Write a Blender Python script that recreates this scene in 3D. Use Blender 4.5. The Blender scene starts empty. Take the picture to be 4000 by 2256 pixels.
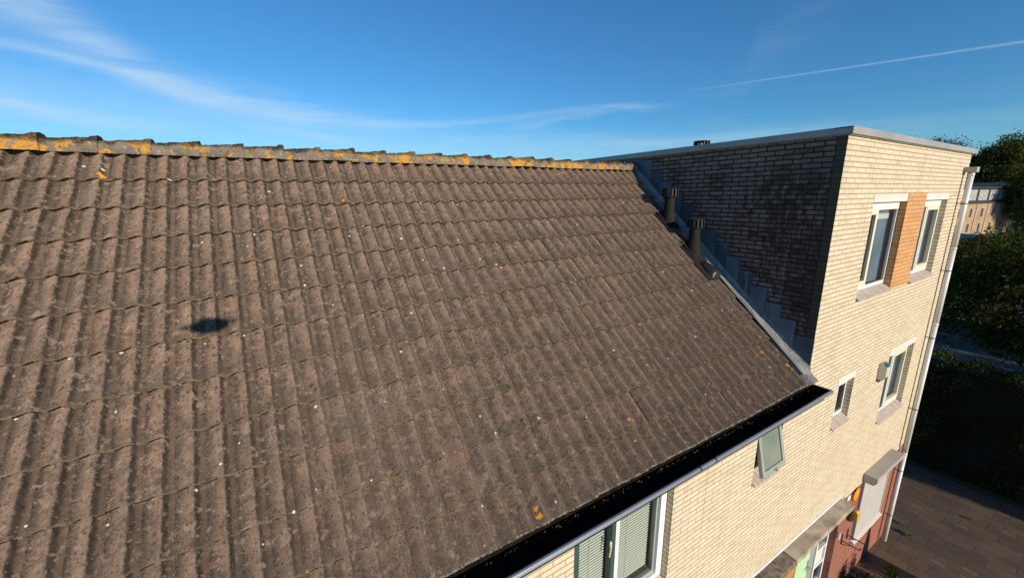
import bpy, math, random
import numpy as np
from mathutils import Vector, Matrix, noise as mnoise
random.seed(7); rng = np.random.default_rng(11)
sc = bpy.context.scene; COL = sc.collection
G = 8.25                     # the street lies 8.25 m below the top brick joint of the tall house
SUN_DIR = Vector((-0.381, 3.796, -0.954)).normalized()
SUN_EL = math.asin(-SUN_DIR.z)

# ------------------------------------------------------------------ camera
yaw, pitch, roll = 0.5457, 0.2279, -0.0128
CAM = Vector((-5.832, -2.108, -0.607 + G))
_f = Vector((math.sin(yaw)*math.cos(pitch), math.cos(yaw)*math.cos(pitch), -math.sin(pitch)))
_r = Vector((math.cos(yaw), -math.sin(yaw), 0)); _u = _r.cross(_f)
_c, _s = math.cos(roll), math.sin(roll)
_r2 = _c*_r + _s*_u; _u2 = -_s*_r + _c*_u
cam = bpy.data.cameras.new('camera'); camo = bpy.data.objects.new('camera', cam); COL.objects.link(camo)
M = Matrix((_r2, _u2, -_f)).transposed().to_4x4(); M.translation = CAM; camo.matrix_world = M
cam.sensor_width = 36; cam.lens = 36*1551.0/4000; cam.clip_start = 0.02; cam.clip_end = 6000
sc.camera = camo

# ------------------------------------------------------------------ light
sc.view_settings.view_transform = 'Standard'; sc.view_settings.look = 'None'
sc.view_settings.exposure = 0.0; sc.view_settings.gamma = 1.0
sun = bpy.data.lights.new('sun', 'SUN'); sun.energy = 5.0; sun.angle = math.radians(0.53); sun.color = (1.0, 0.87, 0.69)
suno = bpy.data.objects.new('sun', sun); COL.objects.link(suno)
suno.rotation_euler = SUN_DIR.to_track_quat('-Z', 'Y').to_euler(); suno.location = (0, -20, 30)

world = bpy.data.worlds.new("World"); sc.world = world; world.use_nodes = True

class NT:
    """small wrapper to write node trees compactly"""
    def __init__(s, nt): s.nt = nt
    def n(s, t, **kw):
        o = s.nt.nodes.new(t)
        for k, v in kw.items(): setattr(o, k, v)
        return o
    def put(s, sock, v):
        if isinstance(v, bpy.types.NodeSocket): s.nt.links.new(v, sock)
        elif v is not None: sock.default_value = v
    def m(s, op, a, b=0.0, c=None, clamp=False):
        o = s.n('ShaderNodeMath', operation=op, use_clamp=clamp)
        s.put(o.inputs[0], a); s.put(o.inputs[1], b)
        if c is not None: s.put(o.inputs[2], c)
        return o.outputs[0]
    def mix(s, fac, a, b, blend='MIX'):
        o = s.n('ShaderNodeMix', data_type='RGBA', blend_type=blend)
        s.put(o.inputs[0], fac)
        for i, v in ((6, a), (7, b)):
            if isinstance(v, (tuple, list)) and len(v) == 3: v = (*v, 1)
            s.put(o.inputs[i], v)
        return o.outputs[2]
    def ss(s, v, lo, hi, tlo=0.0, thi=1.0):
        o = s.n('ShaderNodeMapRange', interpolation_type='SMOOTHSTEP')
        s.put(o.inputs[0], v); s.put(o.inputs[1], lo); s.put(o.inputs[2], hi); s.put(o.inputs[3], tlo); s.put(o.inputs[4], thi)
        return o.outputs[0]
    def noise(s, vec, scale, detail=3.0, rough=0.55, dist=0.0):
        o = s.n('ShaderNodeTexNoise'); s.put(o.inputs['Vector'], vec)
        o.inputs['Scale'].default_value = scale; o.inputs['Detail'].default_value = detail
        o.inputs['Roughness'].default_value = rough; o.inputs['Distortion'].default_value = dist
        return o.outputs[0]
    def vor(s, vec, scale, feature='F1', rnd=1.0):
        o = s.n('ShaderNodeTexVoronoi', feature=feature); s.put(o.inputs['Vector'], vec)
        o.inputs['Scale'].default_value = scale; o.inputs['Randomness'].default_value = rnd
        return o
    def scale3(s, vec, v):
        o = s.n('ShaderNodeMapping'); s.put(o.inputs[0], vec); o.inputs['Scale'].default_value = v
        return o.outputs[0]
    def obj(s): return s.n('ShaderNodeTexCoord').outputs['Object']
    def geo(s): return s.n('ShaderNodeNewGeometry').outputs['Position']
    def uv(s, name): return s.n('ShaderNodeUVMap', uv_map=name).outputs[0]
    def sep(s, v):
        o = s.n('ShaderNodeSeparateXYZ'); s.put(o.inputs[0], v); return o.outputs
    def comb(s, x, y, z):
        o = s.n('ShaderNodeCombineXYZ')
        for i, v in enumerate((x, y, z)): s.put(o.inputs[i], v)
        return o.outputs[0]

# --- sky: Nishita plus thin cirrus and contrails, laid out by compass bearing and elevation
W = NT(world.node_tree)
bg = world.node_tree.nodes['Background']
sky = W.n('ShaderNodeTexSky', sky_type='NISHITA', sun_disc=False)
sky.sun_elevation = SUN_EL; sky.sun_rotation = math.atan2(0.381, -3.796)
sky.dust_density = 0.0; sky.ozone_density = 3.0; sky.air_density = 1.0
tint = W.mix(1.0, sky.outputs[0], (0.56, 1.18, 1.60), 'MULTIPLY')
dirv = W.n('ShaderNodeTexCoord').outputs['Generated']
d = W.sep(dirv)
AZ = W.m('MULTIPLY', W.m('ARCTAN2', d[0], d[1]), 180/math.pi)
EL = W.m('MULTIPLY', W.m('ARCSINE', d[2]), 180/math.pi)
SV = W.comb(W.m('MULTIPLY', AZ, 0.05), W.m('MULTIPLY', EL, 0.22), 0.0)
n1 = W.noise(SV, 1.6, 6.0, 0.6, 0.6)
n2 = W.noise(W.comb(W.m('MULTIPLY', AZ, 0.12), W.m('MULTIPLY', EL, 0.9), 3.0), 1.3, 5.0, 0.6, 0.3)
A0, A1 = -30.0, 95.0
azn = W.m('DIVIDE', W.m('SUBTRACT', AZ, A0), A1-A0)
def fcurve(pts, ymax):
    o = W.n('ShaderNodeFloatCurve'); cv = o.mapping.curves[0]
    P = sorted([((a-A0)/(A1-A0), v/ymax) for a, v in pts])
    cv.points[0].location = (0, P[0][1]); cv.points[1].location = (1, P[-1][1])
    for x, y in P: cv.points.new(x, y)
    o.mapping.update(); W.put(o.inputs[1], azn)
    return W.m('MULTIPLY', o.outputs[0], ymax)
def streak(center, width, inten, nz, warp=0.5):
    c = W.m('ADD', fcurve(center, 30.0), W.m('MULTIPLY', W.m('SUBTRACT', n1, 0.5), warp))
    q = W.m('DIVIDE', W.m('SUBTRACT', EL, c), fcurve(width, 6.0))
    g = W.m('EXPONENT', W.m('MULTIPLY', W.m('MULTIPLY', q, q), -1.0))
    return W.m('MULTIPLY', W.m('MULTIPLY', g, fcurve(inten, 1.0)), nz)
nzA = W.ss(n2, 0.15, 0.75, 0.35, 1.15); nzB = W.ss(n2, 0.2, 0.7, 0.0, 1.0); nz1 = W.ss(n1, 0.3, 0.75, 0.15, 1.1)
Apts = [(-21.5,12.95),(-17.6,13.1),(-14,12.85),(-10.5,12.4),(-7.7,11.4),(-5.2,10.6),(.45,10.0),(7,9.45),(16.4,9.2),(24,9.6),(32,10.3),(40,11.0),(47.7,10.95),(54,10.8)]
st = [
 streak(Apts, [(-22,.35),(-8,.65),(0,.95),(12,.9),(22,.5),(40,.35)], [(-22,.38),(-5,.32),(8,.35),(20,.26),(30,.20),(38,.14),(50,.08),(56,0)], nzA, .5),
 streak([(-20.2,19.2),(-16.8,17.3),(-14.4,15.8),(-11.7,14.3),(-8.7,12.6),(-5,11.6),(.6,11.0),(7.1,10.5)], [(-22,2.9),(-12,2.1),(-4,1.5),(8,1.2)], [(-22,.38),(-12,.38),(-3,.30),(4,.24),(14,0)], nz1, 1.2),
 streak([(-21,16.2),(-14,14.6),(-8,12.2),(0,11)], [(-22,1.6),(-8,1.2),(0,.8)], [(-22,.26),(-8,.25),(0,.1),(6,0)], nz1, .8),
 streak([(50,11.95),(52.38,12.11),(55.92,12.26),(60.86,12.40),(64.61,12.44),(68.05,12.43),(71.19,12.39),(74.05,12.31),(76.65,12.22),(79.03,12.12),(80.69,12.03),(84,11.85)], [(50,.07),(70,.075),(84,.10)], [(50,0),(56,.08),(66,.22),(80,.24),(88,.26)], 1.0, .05),
 streak([(-20.5,8.7),(-18.5,8.55),(-15.9,8.05),(-12.9,7.7),(-8,7.8),(-4,7.9)], [(-22,.7),(-4,.8)], [(-22,.42),(-14,.30),(-8,.12),(-2,0)], nzA, .5),
 streak([(27,8.9),(35,9.5),(40,10.4),(45,10.8),(48.7,10.8)], [(27,.8),(40,.6),(48,.4)], [(27,0),(34,.14),(41,.20),(46,.24),(51,0)], nzB, 1.6),
 streak([(20,7.7),(37,7.6),(53,6.7),(61,6.9),(70,7.2),(78,6.5)], [(20,.8),(78,.6)], [(16,0),(26,.14),(50,.15),(70,.13),(80,0)], nzB, .8),
 streak([(0,8.2),(4.2,8.0),(9,7.3),(13.8,7.3)], [(0,.5),(14,.5)], [(-3,0),(3,.22),(12,.12),(16,0)], nzA, .5),
 streak([(58.5,10.5),(60.6,14.5),(63.3,16.7),(66.5,18.8),(72,22)], [(58,2.6),(72,3.2)], [(50,0),(60,.05),(68,.05),(80,0)], nz1, 1.0),
 streak([(-22,8.5),(0,7.4),(20,6.4),(60,5.8)], [(-22,3.4),(60,3.0)], [(-22,.30),(30,.30),(60,.18),(80,.10)], W.ss(n2, .1, .8, .55, 1.0), 1.5)]
tot = st[0]
for x in st[1:]: tot = W.m('SUBTRACT', W.m('ADD', tot, x), W.m('MULTIPLY', tot, x))
SKY_S = 0.088
cloud = W.n('ShaderNodeRGB'); cloud.outputs[0].default_value = (0.70/SKY_S*.92, 0.86/SKY_S*.92, 0.97/SKY_S*.92, 1)
W.put(bg.inputs[0], W.mix(W.m('MINIMUM', tot, 0.9), tint, cloud.outputs[0])); bg.inputs[1].default_value = SKY_S

# ------------------------------------------------------------------ materials
def mat(name, build):
    m = bpy.data.materials.new(name); m.use_nodes = True; nt = m.node_tree
    t = NT(nt); p = nt.nodes['Principled BSDF']; build(t, p); return m
def bump(t, p, h, strength=0.5, dist=0.01):
    b = t.n('ShaderNodeBump'); b.inputs['Strength'].default_value = strength; b.inputs['Distance'].default_value = dist
    t.put(b.inputs['Height'], h); t.put(p.inputs['Normal'], b.outputs[0])
def simple(name, col, rough=0.6, metal=0.0, var=0.12, nscale=6.0, col2=None, bmp=0.0, coat=0.0):
    def f(t, p):
        v = t.geo(); n = t.noise(v, nscale, 5, 0.6)
        c2 = col2 or tuple(c*(1-var*2.2) for c in col)
        t.put(p.inputs['Base Color'], t.mix(t.ss(n, 0.3, 0.75), tuple(c*(1+var*.5) for c in col), c2))
        t.put(p.inputs['Roughness'], t.m('ADD', rough-.06, t.m('MULTIPLY', n, .12))); p.inputs['Metallic'].default_value = metal
        if bmp: bump(t, p, t.noise(v, nscale*9, 3), bmp, .004)
    return mat(name, f)

def brick(c1, c2, mortar, stain=None, stain_amt=0.0, rough=0.85, row=.0625, bw=.22, msz=.0075, bs=.8, bed=None, pb=.5, pcol=(.80,.76,.70)):
    def f(t, p):
        uv = t.uv('UVMap'); s = t.sep(uv)
        nv = t.geo()
        wob = t.m('MULTIPLY', t.m('SUBTRACT', t.noise(nv, 9, 2), .5), .004)
        vec = t.comb(t.m('ADD', s[0], wob), t.m('ADD', s[1], t.m('MULTIPLY', wob, .7)), 0)
        b = t.n('ShaderNodeTexBrick'); t.put(b.inputs['Vector'], vec); b.offset = .5
        b.inputs['Scale'].default_value = 1; b.inputs['Brick Width'].default_value = bw; b.inputs['Row Height'].default_value = row
        b.inputs['Mortar Size'].default_value = msz; b.inputs['Mortar Smooth'].default_value = .25
        b.inputs['Color1'].default_value = (*c1, 1); b.inputs['Color2'].default_value = (*c2, 1); b.inputs['Mortar'].default_value = (*mortar, 1)
        col = b.outputs['Color']
        if bed:
            fr_ = t.m('FRACT', t.m('DIVIDE', t.sep(vec)[1], row)); bd = t.ss(t.m('ABSOLUTE', t.m('SUBTRACT', fr_, .5)), .36, .43)
            col = t.mix(t.m('MULTIPLY', b.outputs['Fac'], t.m('SUBTRACT', 1, bd)), col, bed)  # bed joints stay darker than upright ones: raked shade put in the colour
            cellv = t.comb(t.m('FLOOR', t.m('MULTIPLY', s[0], 1/bw*2)), t.m('FLOOR', t.m('DIVIDE', s[1], row)), 0)
        wn_ = t.n('ShaderNodeTexWhiteNoise', noise_dimensions='3D'); t.put(wn_.inputs['Vector'], t.comb(t.m('FLOOR', t.m('DIVIDE', t.m('ADD', s[0], t.m('MULTIPLY', t.m('MODULO', t.m('FLOOR', t.m('DIVIDE', s[1], row)), 2), bw/2)), bw)), t.m('FLOOR', t.m('DIVIDE', s[1], row)), 0))
        col = t.mix(t.m('MULTIPLY', t.ss(wn_.outputs['Value'], .55, 1.0), pb), col, t.mix(1.0, col, pcol, 'MULTIPLY'))
        col = t.mix(t.ss(t.noise(nv, 2.3, 4), .3, .8, 0, .35), col, t.mix(1.0, col, (.84, .80, .74), 'MULTIPLY'))
        col = t.mix(t.ss(t.noise(nv, 55, 3, .7), .45, .8, 0, .25), col, t.mix(1.0, col, (.72, .70, .66), 'MULTIPLY'))
        if bed:
            gp = t.sep(nv); stv = t.noise(t.comb(t.m('MULTIPLY', gp[0], 7), t.m('MULTIPLY', gp[2], .55), 2.2), 1.0, 4, .65)
            col = t.mix(t.ss(stv, .50, .74, 0, .38), col, t.mix(1.0, col, (.74,.70,.64), 'MULTIPLY'))
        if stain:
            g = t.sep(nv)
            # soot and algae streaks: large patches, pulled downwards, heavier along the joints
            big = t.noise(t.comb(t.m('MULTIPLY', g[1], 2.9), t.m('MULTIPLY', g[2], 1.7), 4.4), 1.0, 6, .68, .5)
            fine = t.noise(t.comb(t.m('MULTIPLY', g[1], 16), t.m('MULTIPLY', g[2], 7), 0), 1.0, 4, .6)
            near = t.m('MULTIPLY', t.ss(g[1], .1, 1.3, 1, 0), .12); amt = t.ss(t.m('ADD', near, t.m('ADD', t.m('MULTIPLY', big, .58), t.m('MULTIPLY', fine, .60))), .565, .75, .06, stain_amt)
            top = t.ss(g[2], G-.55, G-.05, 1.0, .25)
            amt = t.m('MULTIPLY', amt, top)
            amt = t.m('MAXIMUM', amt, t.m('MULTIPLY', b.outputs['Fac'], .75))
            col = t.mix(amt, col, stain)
        t.put(p.inputs['Base Color'], col); p.inputs['Roughness'].default_value = rough; p.inputs['Specular IOR Level'].default_value = .25
        h = t.m('ADD', t.m('MULTIPLY', b.outputs['Fac'], -1.0), t.m('MULTIPLY', t.noise(nv, 120, 2), .12))
        bump(t, p, h, bs, .007)
    return f
CREAM = mat('cream_brick', brick((.685,.60,.455), (.61,.53,.40), (.36,.265,.155), msz=.0078, bs=.28, bed=(.43,.34,.215), bw=.262, pb=.45, pcol=(.86,.82,.76)))
CREAM_SIDE = mat('shaded_weathered_brick', brick((.350,.258,.205), (.290,.215,.172), (.055,.042,.030), stain=(.034,.026,.020), stain_amt=.80, msz=.0095, pb=.85, pcol=(.45,.43,.42)))  # cream brick darkened: the side wall's shade is in the colour, plus grime
CREAM_EDGE = mat('shaded_corner_brick', brick((.125,.10,.07), (.105,.085,.06), (.07,.056,.042), msz=.006, bs=.4))  # same cream brick as the facade, painted darker for the shaded brick ends
ORANGE = mat('orange_brick', brick((.66,.355,.155), (.60,.315,.13), (.38,.215,.11), bs=.4))
RED = mat('red_brick', brick((.33,.135,.092), (.29,.115,.08), (.22,.115,.085), msz=.007, bs=.5))
CONCRETE = simple('concrete', (.44,.37,.28), .85, 0, .2, 4.0, (.20,.165,.12), .3)
STONE = simple('lintel_stone', (.70,.64,.60), .7, 0, .05, 3.0)
SILL = simple('sill_tile', (.56,.46,.39), .55, 0, .1, 7.0)
ALU = simple('aluminium_trim', (.40,.375,.35), .45, .18, .10, 1.5)
ZINC = simple('zinc', (.36,.39,.43), .42, .6, .08, 3.0)
def f_gi(t, p):
    n = t.noise(t.geo(), 9, 5, .65); t.put(p.inputs['Base Color'], t.mix(t.ss(n, .45, .7), (.009,.007,.005), (.024,.018,.011))); p.inputs['Roughness'].default_value = 1; p.inputs['Specular IOR Level'].default_value = .05; bump(t, p, n, .6, .02)
GUT_IN = mat('gutter_inside', f_gi)
def f_lead(t, p):
    v = t.geo(); n = t.noise(v, 5, 5, .65, .3); m = t.noise(t.scale3(v, (1, 9, 1.2)), 1.6, 4)
    u_ = t.sep(t.uv('UVMap'))[0]; c = t.mix(t.ss(n, .3, .75), (.085,.125,.17), (.135,.185,.24)); c = t.mix(t.ss(u_, 0, 1, 0, .72), c, (.040,.052,.064)); c = t.mix(t.ss(m, .56, .7, 0, .55), c, (.26,.31,.36))
    c = t.mix(t.ss(t.noise(v, 3.1, 3), .62, .7, 0, .5), c, (.10,.10,.045))
    t.put(p.inputs['Base Color'], c); p.inputs['Roughness'].default_value = .55; p.inputs['Metallic'].default_value = .0
    bump(t, p, n, .35, .01)
LEAD = mat('lead', f_lead)
def f_mortar(t, p):
    v = t.geo(); n = t.noise(v, 14, 5, .65)
    t.put(p.inputs['Base Color'], t.mix(t.ss(n, .3, .7), (.30,.285,.27), (.15,.135,.12))); p.inputs['Roughness'].default_value = .95
    bump(t, p, t.noise(v, 40, 4), .9, .02)
FILLET = mat('mortar_fillet', f_mortar)
WHITEP = simple('white_paint', (.80,.79,.78), .4, 0, .03, 2.0)
CREAMP = simple('cream_paint', (.80,.72,.52), .4, 0, .05, 3.0)
GREYP = simple('greygreen_paint', (.30,.34,.31), .45, 0, .06, 3.0)
DGREEN = simple('dark_green_paint', (.045,.085,.07), .4, 0, .08, 3.0)
MINT = simple('mint_paint', (.47,.70,.42), .5, 0, .05, 2.0)
WOOD = simple('varnished_wood', (.55,.24,.08), .45, 0, .15, 8.0)
PVC = simple('downpipe_pvc', (.76,.74,.74), .35, 0, .04, 2.0)
BLACKP = simple('black_plastic', (.028,.027,.026), .42, 0, .2, 8.0)
VENTP = simple('vent_plastic', (.007,.006,.0055), .85, 0, .2, 14.0)
LOUVRE = simple('louvre_plastic', (.035,.030,.025), .55, 0, .2, 14.0)
BITUMEN = simple('bitumen', (.05,.05,.05), .9, 0, .2, 2.0)
SHUT = simple('shutter_enamel', (.46,.44,.40), .5, 0, .04, 2.0)
SHUTBOX = simple('shutter_box_enamel', (.42,.385,.35), .5, 0, .05, 2.0)
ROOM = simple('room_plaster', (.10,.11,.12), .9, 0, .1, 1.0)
CURT = simple('curtain_cloth', (.30,.38,.50), .9, 0, .1, 2.0)
BLIND = simple('blind_slat', (.80,.84,.76), .45, 0, .03, 2.0)
OFFW = simple('offwhite_plastic', (.62,.60,.50), .4, 0, .04, 2.0)
REDP = simple('red_plastic', (.42,.03,.025), .3, 0, .05, 2.0)
BLUEP = simple('solar_panel', (.03,.07,.14), .15, 0, .05, 2.0)
YEL = simple('yellow_plastic', (.74,.46,.05), .35, 0, .05, 2.0)
ORN = simple('orange_metal', (.72,.30,.02), .5, 0, .12, 9.0)
RUST = simple('rusty_iron', (.14,.055,.03), .7, .3, .2, 20.0)
DRONEM = simple('drone_shell', (.16,.16,.17), .4, 0, .05, 5.0)
def f_glass(t, p):
    nt = t.nt; out = nt.nodes['Material Output']
    tr = t.n('ShaderNodeBsdfTransparent'); tr.inputs[0].default_value = (.86,.90,.88,1)
    gl = t.n('ShaderNodeBsdfGlossy'); gl.inputs['Roughness'].default_value = .02
    lw = t.n('ShaderNodeLayerWeight'); lw.inputs[0].default_value = .25
    mx = t.n('ShaderNodeMixShader'); t.put(mx.inputs[0], t.m('ADD', t.m('MULTIPLY', lw.outputs['Fresnel'], .9), .06, clamp=True))
    t.put(mx.inputs[1], tr.outputs[0]); t.put(mx.inputs[2], gl.outputs[0]); t.put(out.inputs[0], mx.outputs[0])
    nt.nodes.remove(p)
GLASS = mat('window_glass', f_glass)
def f_frost(t, p):
    t.put(p.inputs['Base Color'], t.mix(t.ss(t.noise(t.geo(), 1.2, 2), .3, .7), (.16,.20,.17), (.30,.32,.26)))
    p.inputs['Roughness'].default_value = .25
FROST = mat('frosted_glass', f_frost)

# roof tiles: UV 'tile' = (fraction of one wave, fraction down the tile); UV 'rnd' = per-tile random pair
LICHENS = [(-4.362,.012,-2.926,.034),(-4.355,-.035,-2.966,.032),(-.176,.109,-2.839,.05),(-.22,.16,-2.80,.045),(-.10,.02,-2.90,.045),(-.522,.353,-2.617,.04),(-.33,.499,-2.485,.045),
 (-2.211,.944,-2.081,.035),(-2.888,.549,-2.44,.028),(-5.105,-.011,-2.947,.012),(-5.899,.184,-2.77,.03),(-5.57,.124,-2.825,.028),(-7.003,2.821,-.378,.05),(-7.148,2.773,-.421,.028),(-5.1,2.56,-.62,.022),(-3.1,.25,-2.7,.02),(-1.2,.2,-2.76,.02)]
WLICH = [(-6.99,2.888,-.317,.040),(-6.543,2.776,-.419,.034),(-5.032,2.401,-.759,.022),(-3.2,1.95,-1.16,.03),(-4.9,.45,-2.5,.022)]
def f_tile(t, p):
    v = t.geo(); uv = t.sep(t.uv('tile')); r = t.sep(t.uv('rnd'))
    big = t.noise(v, .7, 3); mid = t.noise(v, 5.5, 5, .62); fine = t.noise(v, 38, 4, .7)
    c = t.mix(t.ss(mid, .36, .66), (.245,.162,.118), (.165,.112,.083))
    c = t.mix(t.ss(r[0], 0, 1, 0, .50), c, (.130,.095,.075))
    c = t.mix(t.ss(r[1], .75, 1, 0, .45), c, (.225,.165,.13))
    # algae fills the groove beside each crest: sharp at the crest, ragged towards the valley
    uu = t.m('ADD', uv[0], t.m('MULTIPLY', t.m('SUBTRACT', t.noise(v, 19, 6, .78), .5), .34))
    fine2 = t.noise(v, 70, 3, .7)
    gr = t.m('MULTIPLY', t.ss(uu, .62, .68), t.ss(uu, .74, .86, 1, .34))
    gr = t.m('MAXIMUM', gr, t.m('MULTIPLY', t.ss(uu, .0, .34, 1, 0), t.ss(t.m('ADD', fine2, t.m('MULTIPLY', mid, .5)), .60, .82, .10, .95)))
    c = t.mix(t.ss(t.m('ABSOLUTE', t.m('SUBTRACT', uu, .48)), .05, .2, .42, 0), c, (.295,.200,.148))
    zz = t.sep(v)[2]; xx = t.sep(v)[0]
    # the growth is heavy high up and towards the far left, thinner and more even near the eave
    where = t.m('MAXIMUM', t.ss(t.m('ADD', zz, t.m('MULTIPLY', t.m('SUBTRACT', big, .5), 1.2)), G-2.6, G-1.2, .34, 1.0), t.ss(xx, -6.4, -4.6, 1.0, .0))
    c = t.mix(t.m('MULTIPLY', t.m('MULTIPLY', gr, where), .95), c, (.026,.021,.016))
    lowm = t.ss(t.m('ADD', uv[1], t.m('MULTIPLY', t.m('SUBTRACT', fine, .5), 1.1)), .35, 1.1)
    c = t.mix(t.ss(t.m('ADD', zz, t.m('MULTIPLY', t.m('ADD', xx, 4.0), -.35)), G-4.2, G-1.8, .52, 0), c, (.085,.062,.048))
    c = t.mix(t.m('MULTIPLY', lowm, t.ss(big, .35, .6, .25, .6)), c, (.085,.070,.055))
    # round dark lichen spots, two sizes, and pale crusts
    wv = t.n('ShaderNodeVectorMath', operation='ADD'); t.put(wv.inputs[0], v)
    nn = t.n('ShaderNodeTexNoise'); nn.inputs['Scale'].default_value = 30; t.put(nn.inputs['Vector'], v)
    sc_ = t.n('ShaderNodeVectorMath', operation='SCALE'); t.put(sc_.inputs[0], nn.outputs['Color']); sc_.inputs['Scale'].default_value = .014
    t.put(wv.inputs[1], sc_.outputs[0]); vv = wv.outputs[0]
    def spots(scale, thr, keep, soft=.08):
        o = t.vor(vv, scale); cs = t.n('ShaderNodeSeparateColor'); t.put(cs.inputs[0], o.outputs['Color'])
        rad = t.m('MULTIPLY', cs.outputs[1], thr)
        s_ = t.ss(o.outputs['Distance'], t.m('SUBTRACT', rad, soft), rad, 1, 0)
        return t.m('MULTIPLY', s_, t.m('GREATER_THAN', cs.outputs[0], 1-keep))
    c = t.mix(t.m('MULTIPLY', t.ss(t.noise(v, 13, 6, .72, .5), .52, .60), t.ss(big, .3, .6, .35, .60)), c, (.088,.069,.055))
    c = t.mix(t.m('MULTIPLY', spots(26, .56, .45), t.ss(big, .3, .6, .35, .75)), c, (.062,.046,.035))
    c = t.mix(t.m('MULTIPLY', spots(48, .52, .60), .72), c, (.068,.050,.038))
    c = t.mix(t.m('MULTIPLY', spots(95, .55, .6), .55), c, (.055,.043,.035))
    c = t.mix(t.ss(t.noise(v, 60, 4, .75), .50, .64, 0, .42), c, (.075,.058,.046))
    c = t.mix(t.m('MULTIPLY', spots(31, .42, .30), .38), c, (.27,.215,.17))
    c = t.mix(t.m('MULTIPLY', t.ss(t.noise(v, 17, 5, .74, .4), .56, .63), .58), c, (.32,.24,.185))
    c = t.mix(t.m('MULTIPLY', spots(60, .45, .22), .42), c, (.27,.22,.18))
    # thin pale worn line along the steep flank of each wave
    cr = t.ss(t.m('ABSOLUTE', t.m('SUBTRACT', uv[0], .585)), .0, .07, 1, 0)
    c = t.mix(t.m('MULTIPLY', t.m('MULTIPLY', cr, t.ss(t.noise(v, 20, 4, .7), .40, .60)), t.ss(zz, G-2.9, G-1.0, .55, .15)), c, (.285,.225,.18))
    c = t.mix(t.m('MULTIPLY', t.ss(t.noise(v, 7.5, 6, .78, .8), .53, .60), t.ss(zz, G-2.6, G-.6, .55, .15)), c, (.080,.063,.052))
    # mossy lower lip
    lip = t.ss(t.m('ADD', uv[1], t.m('MULTIPLY', t.m('SUBTRACT', fine, .5), .09)), .955, .985)
    c = t.mix(t.m('MULTIPLY', lip, t.ss(mid, .38, .60, .12, .90)), c, (.200,.150,.100))
    c = t.mix(t.m('MULTIPLY', t.ss(uv[1], 1.01, 1.05), 1.0), c, (.095,.070,.042))
    # dark gaps just under and on the lip: moss and shade painted in
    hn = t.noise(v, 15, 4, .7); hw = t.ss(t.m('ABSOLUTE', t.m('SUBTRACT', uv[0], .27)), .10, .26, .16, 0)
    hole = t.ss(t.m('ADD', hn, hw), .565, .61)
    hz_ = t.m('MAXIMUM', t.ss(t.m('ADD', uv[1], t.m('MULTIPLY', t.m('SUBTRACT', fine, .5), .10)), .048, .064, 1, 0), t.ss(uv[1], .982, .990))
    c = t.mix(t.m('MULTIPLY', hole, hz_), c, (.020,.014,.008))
    # small white specks
    c = t.mix(t.m('MULTIPLY', spots(12.5, .17, .17, .03), .8), c, (.62,.60,.55))
    c = t.mix(t.m('MULTIPLY', spots(6.1, .085, .28, .02), .95), c, (.66,.65,.60))
    def pts(L, c, col, nz):
        acc = None
        for x, y, z, rr in L:
            dd = t.n('ShaderNodeVectorMath', operation='DISTANCE'); t.put(dd.inputs[0], v); dd.inputs[1].default_value = (x, y, z+G)
            q = t.m('SUBTRACT', t.m('DIVIDE', dd.outputs['Value'], rr), nz)
            acc = q if acc is None else t.m('MINIMUM', acc, q)
        return t.mix(t.ss(acc, .55, .75, 1, 0), c, col)
    c = pts(WLICH, c, (.55,.53,.44), t.m('MULTIPLY', t.m('SUBTRACT', mid, .5), .5))
    c = pts(LICHENS, c, (.62,.27,.025), t.m('MULTIPLY', t.m('SUBTRACT', t.noise(v, 30, 4, .7), .5), 2.2))
    t.put(p.inputs['Base Color'], c); p.inputs['Roughness'].default_value = .95; p.inputs['Specular IOR Level'].default_value = .12
    p.inputs['Diffuse Roughness'].default_value = 1.0
    bump(t, p, t.m('ADD', t.m('MULTIPLY', fine, .6), t.m('MULTIPLY', t.noise(v, 150, 2), .4)), .55, .006)
TILE = mat('concrete_tile', f_tile)
def f_tileedge(t, p):
    v = t.geo(); n = t.noise(v, 26, 5, .7)
    t.put(p.inputs['Base Color'], t.mix(t.ss(n, .46, .56), (.225,.19,.15), (.07,.05,.028))); p.inputs['Roughness'].default_value = .95
    bump(t, p, n, .8, .015)
EAVE_EDGE = mat('crusted_tile_edge', f_tileedge)
def f_ridge(t, p):
    v = t.geo(); o = t.n('ShaderNodeTexCoord').outputs['Object']; oz = t.sep(o)[2]
    m = t.noise(v, 11, 5, .65); f = t.noise(v, 45, 4, .7); b = t.noise(v, 8.0, 3, .6)
    c = t.mix(t.ss(m, .35, .65), (.21,.175,.135), (.11,.092,.072))
    c = t.mix(t.ss(t.noise(v, 22, 4, .65), .56, .62, 0, .7), c, (.34,.32,.27))
    top = t.ss(t.m('ADD', oz, t.m('MULTIPLY', t.m('SUBTRACT', m, .5), .16)),   .078, .115)
    c = t.mix(t.m('MULTIPLY', top, .9), c, (.035,.032,.020))
    rnd = t.n('ShaderNodeObjectInfo').outputs['Random']
    thr = t.m('ADD', .490, t.m('MULTIPLY', rnd, .07))
    om = t.ss(t.m('ADD', t.m('MULTIPLY', b, .45), t.m('ADD', t.m('MULTIPLY', m, .35), t.m('MULTIPLY', f, .26))), t.m('ADD', thr, .012), t.m('ADD', thr, .055))
    c = t.mix(t.m('MULTIPLY', om, t.ss(top, 0, 1, 1, .35)), c, t.mix(t.ss(f, .35, .65), (.62,.29,.025), (.40,.22,.06)))
    o2 = t.ss(t.noise(v, 30, 3, .6), .66, .70)
    c = t.mix(t.m('MULTIPLY', o2, .8), c, (.62,.33,.05))
    t.put(p.inputs['Base Color'], c); p.inputs['Roughness'].default_value = .95; p.inputs['Specular IOR Level'].default_value = .15
    bump(t, p, t.m('ADD', m, t.m('MULTIPLY', f, .5)), .8, .015)
RIDGE = mat('ridge_concrete', f_ridge)
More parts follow.
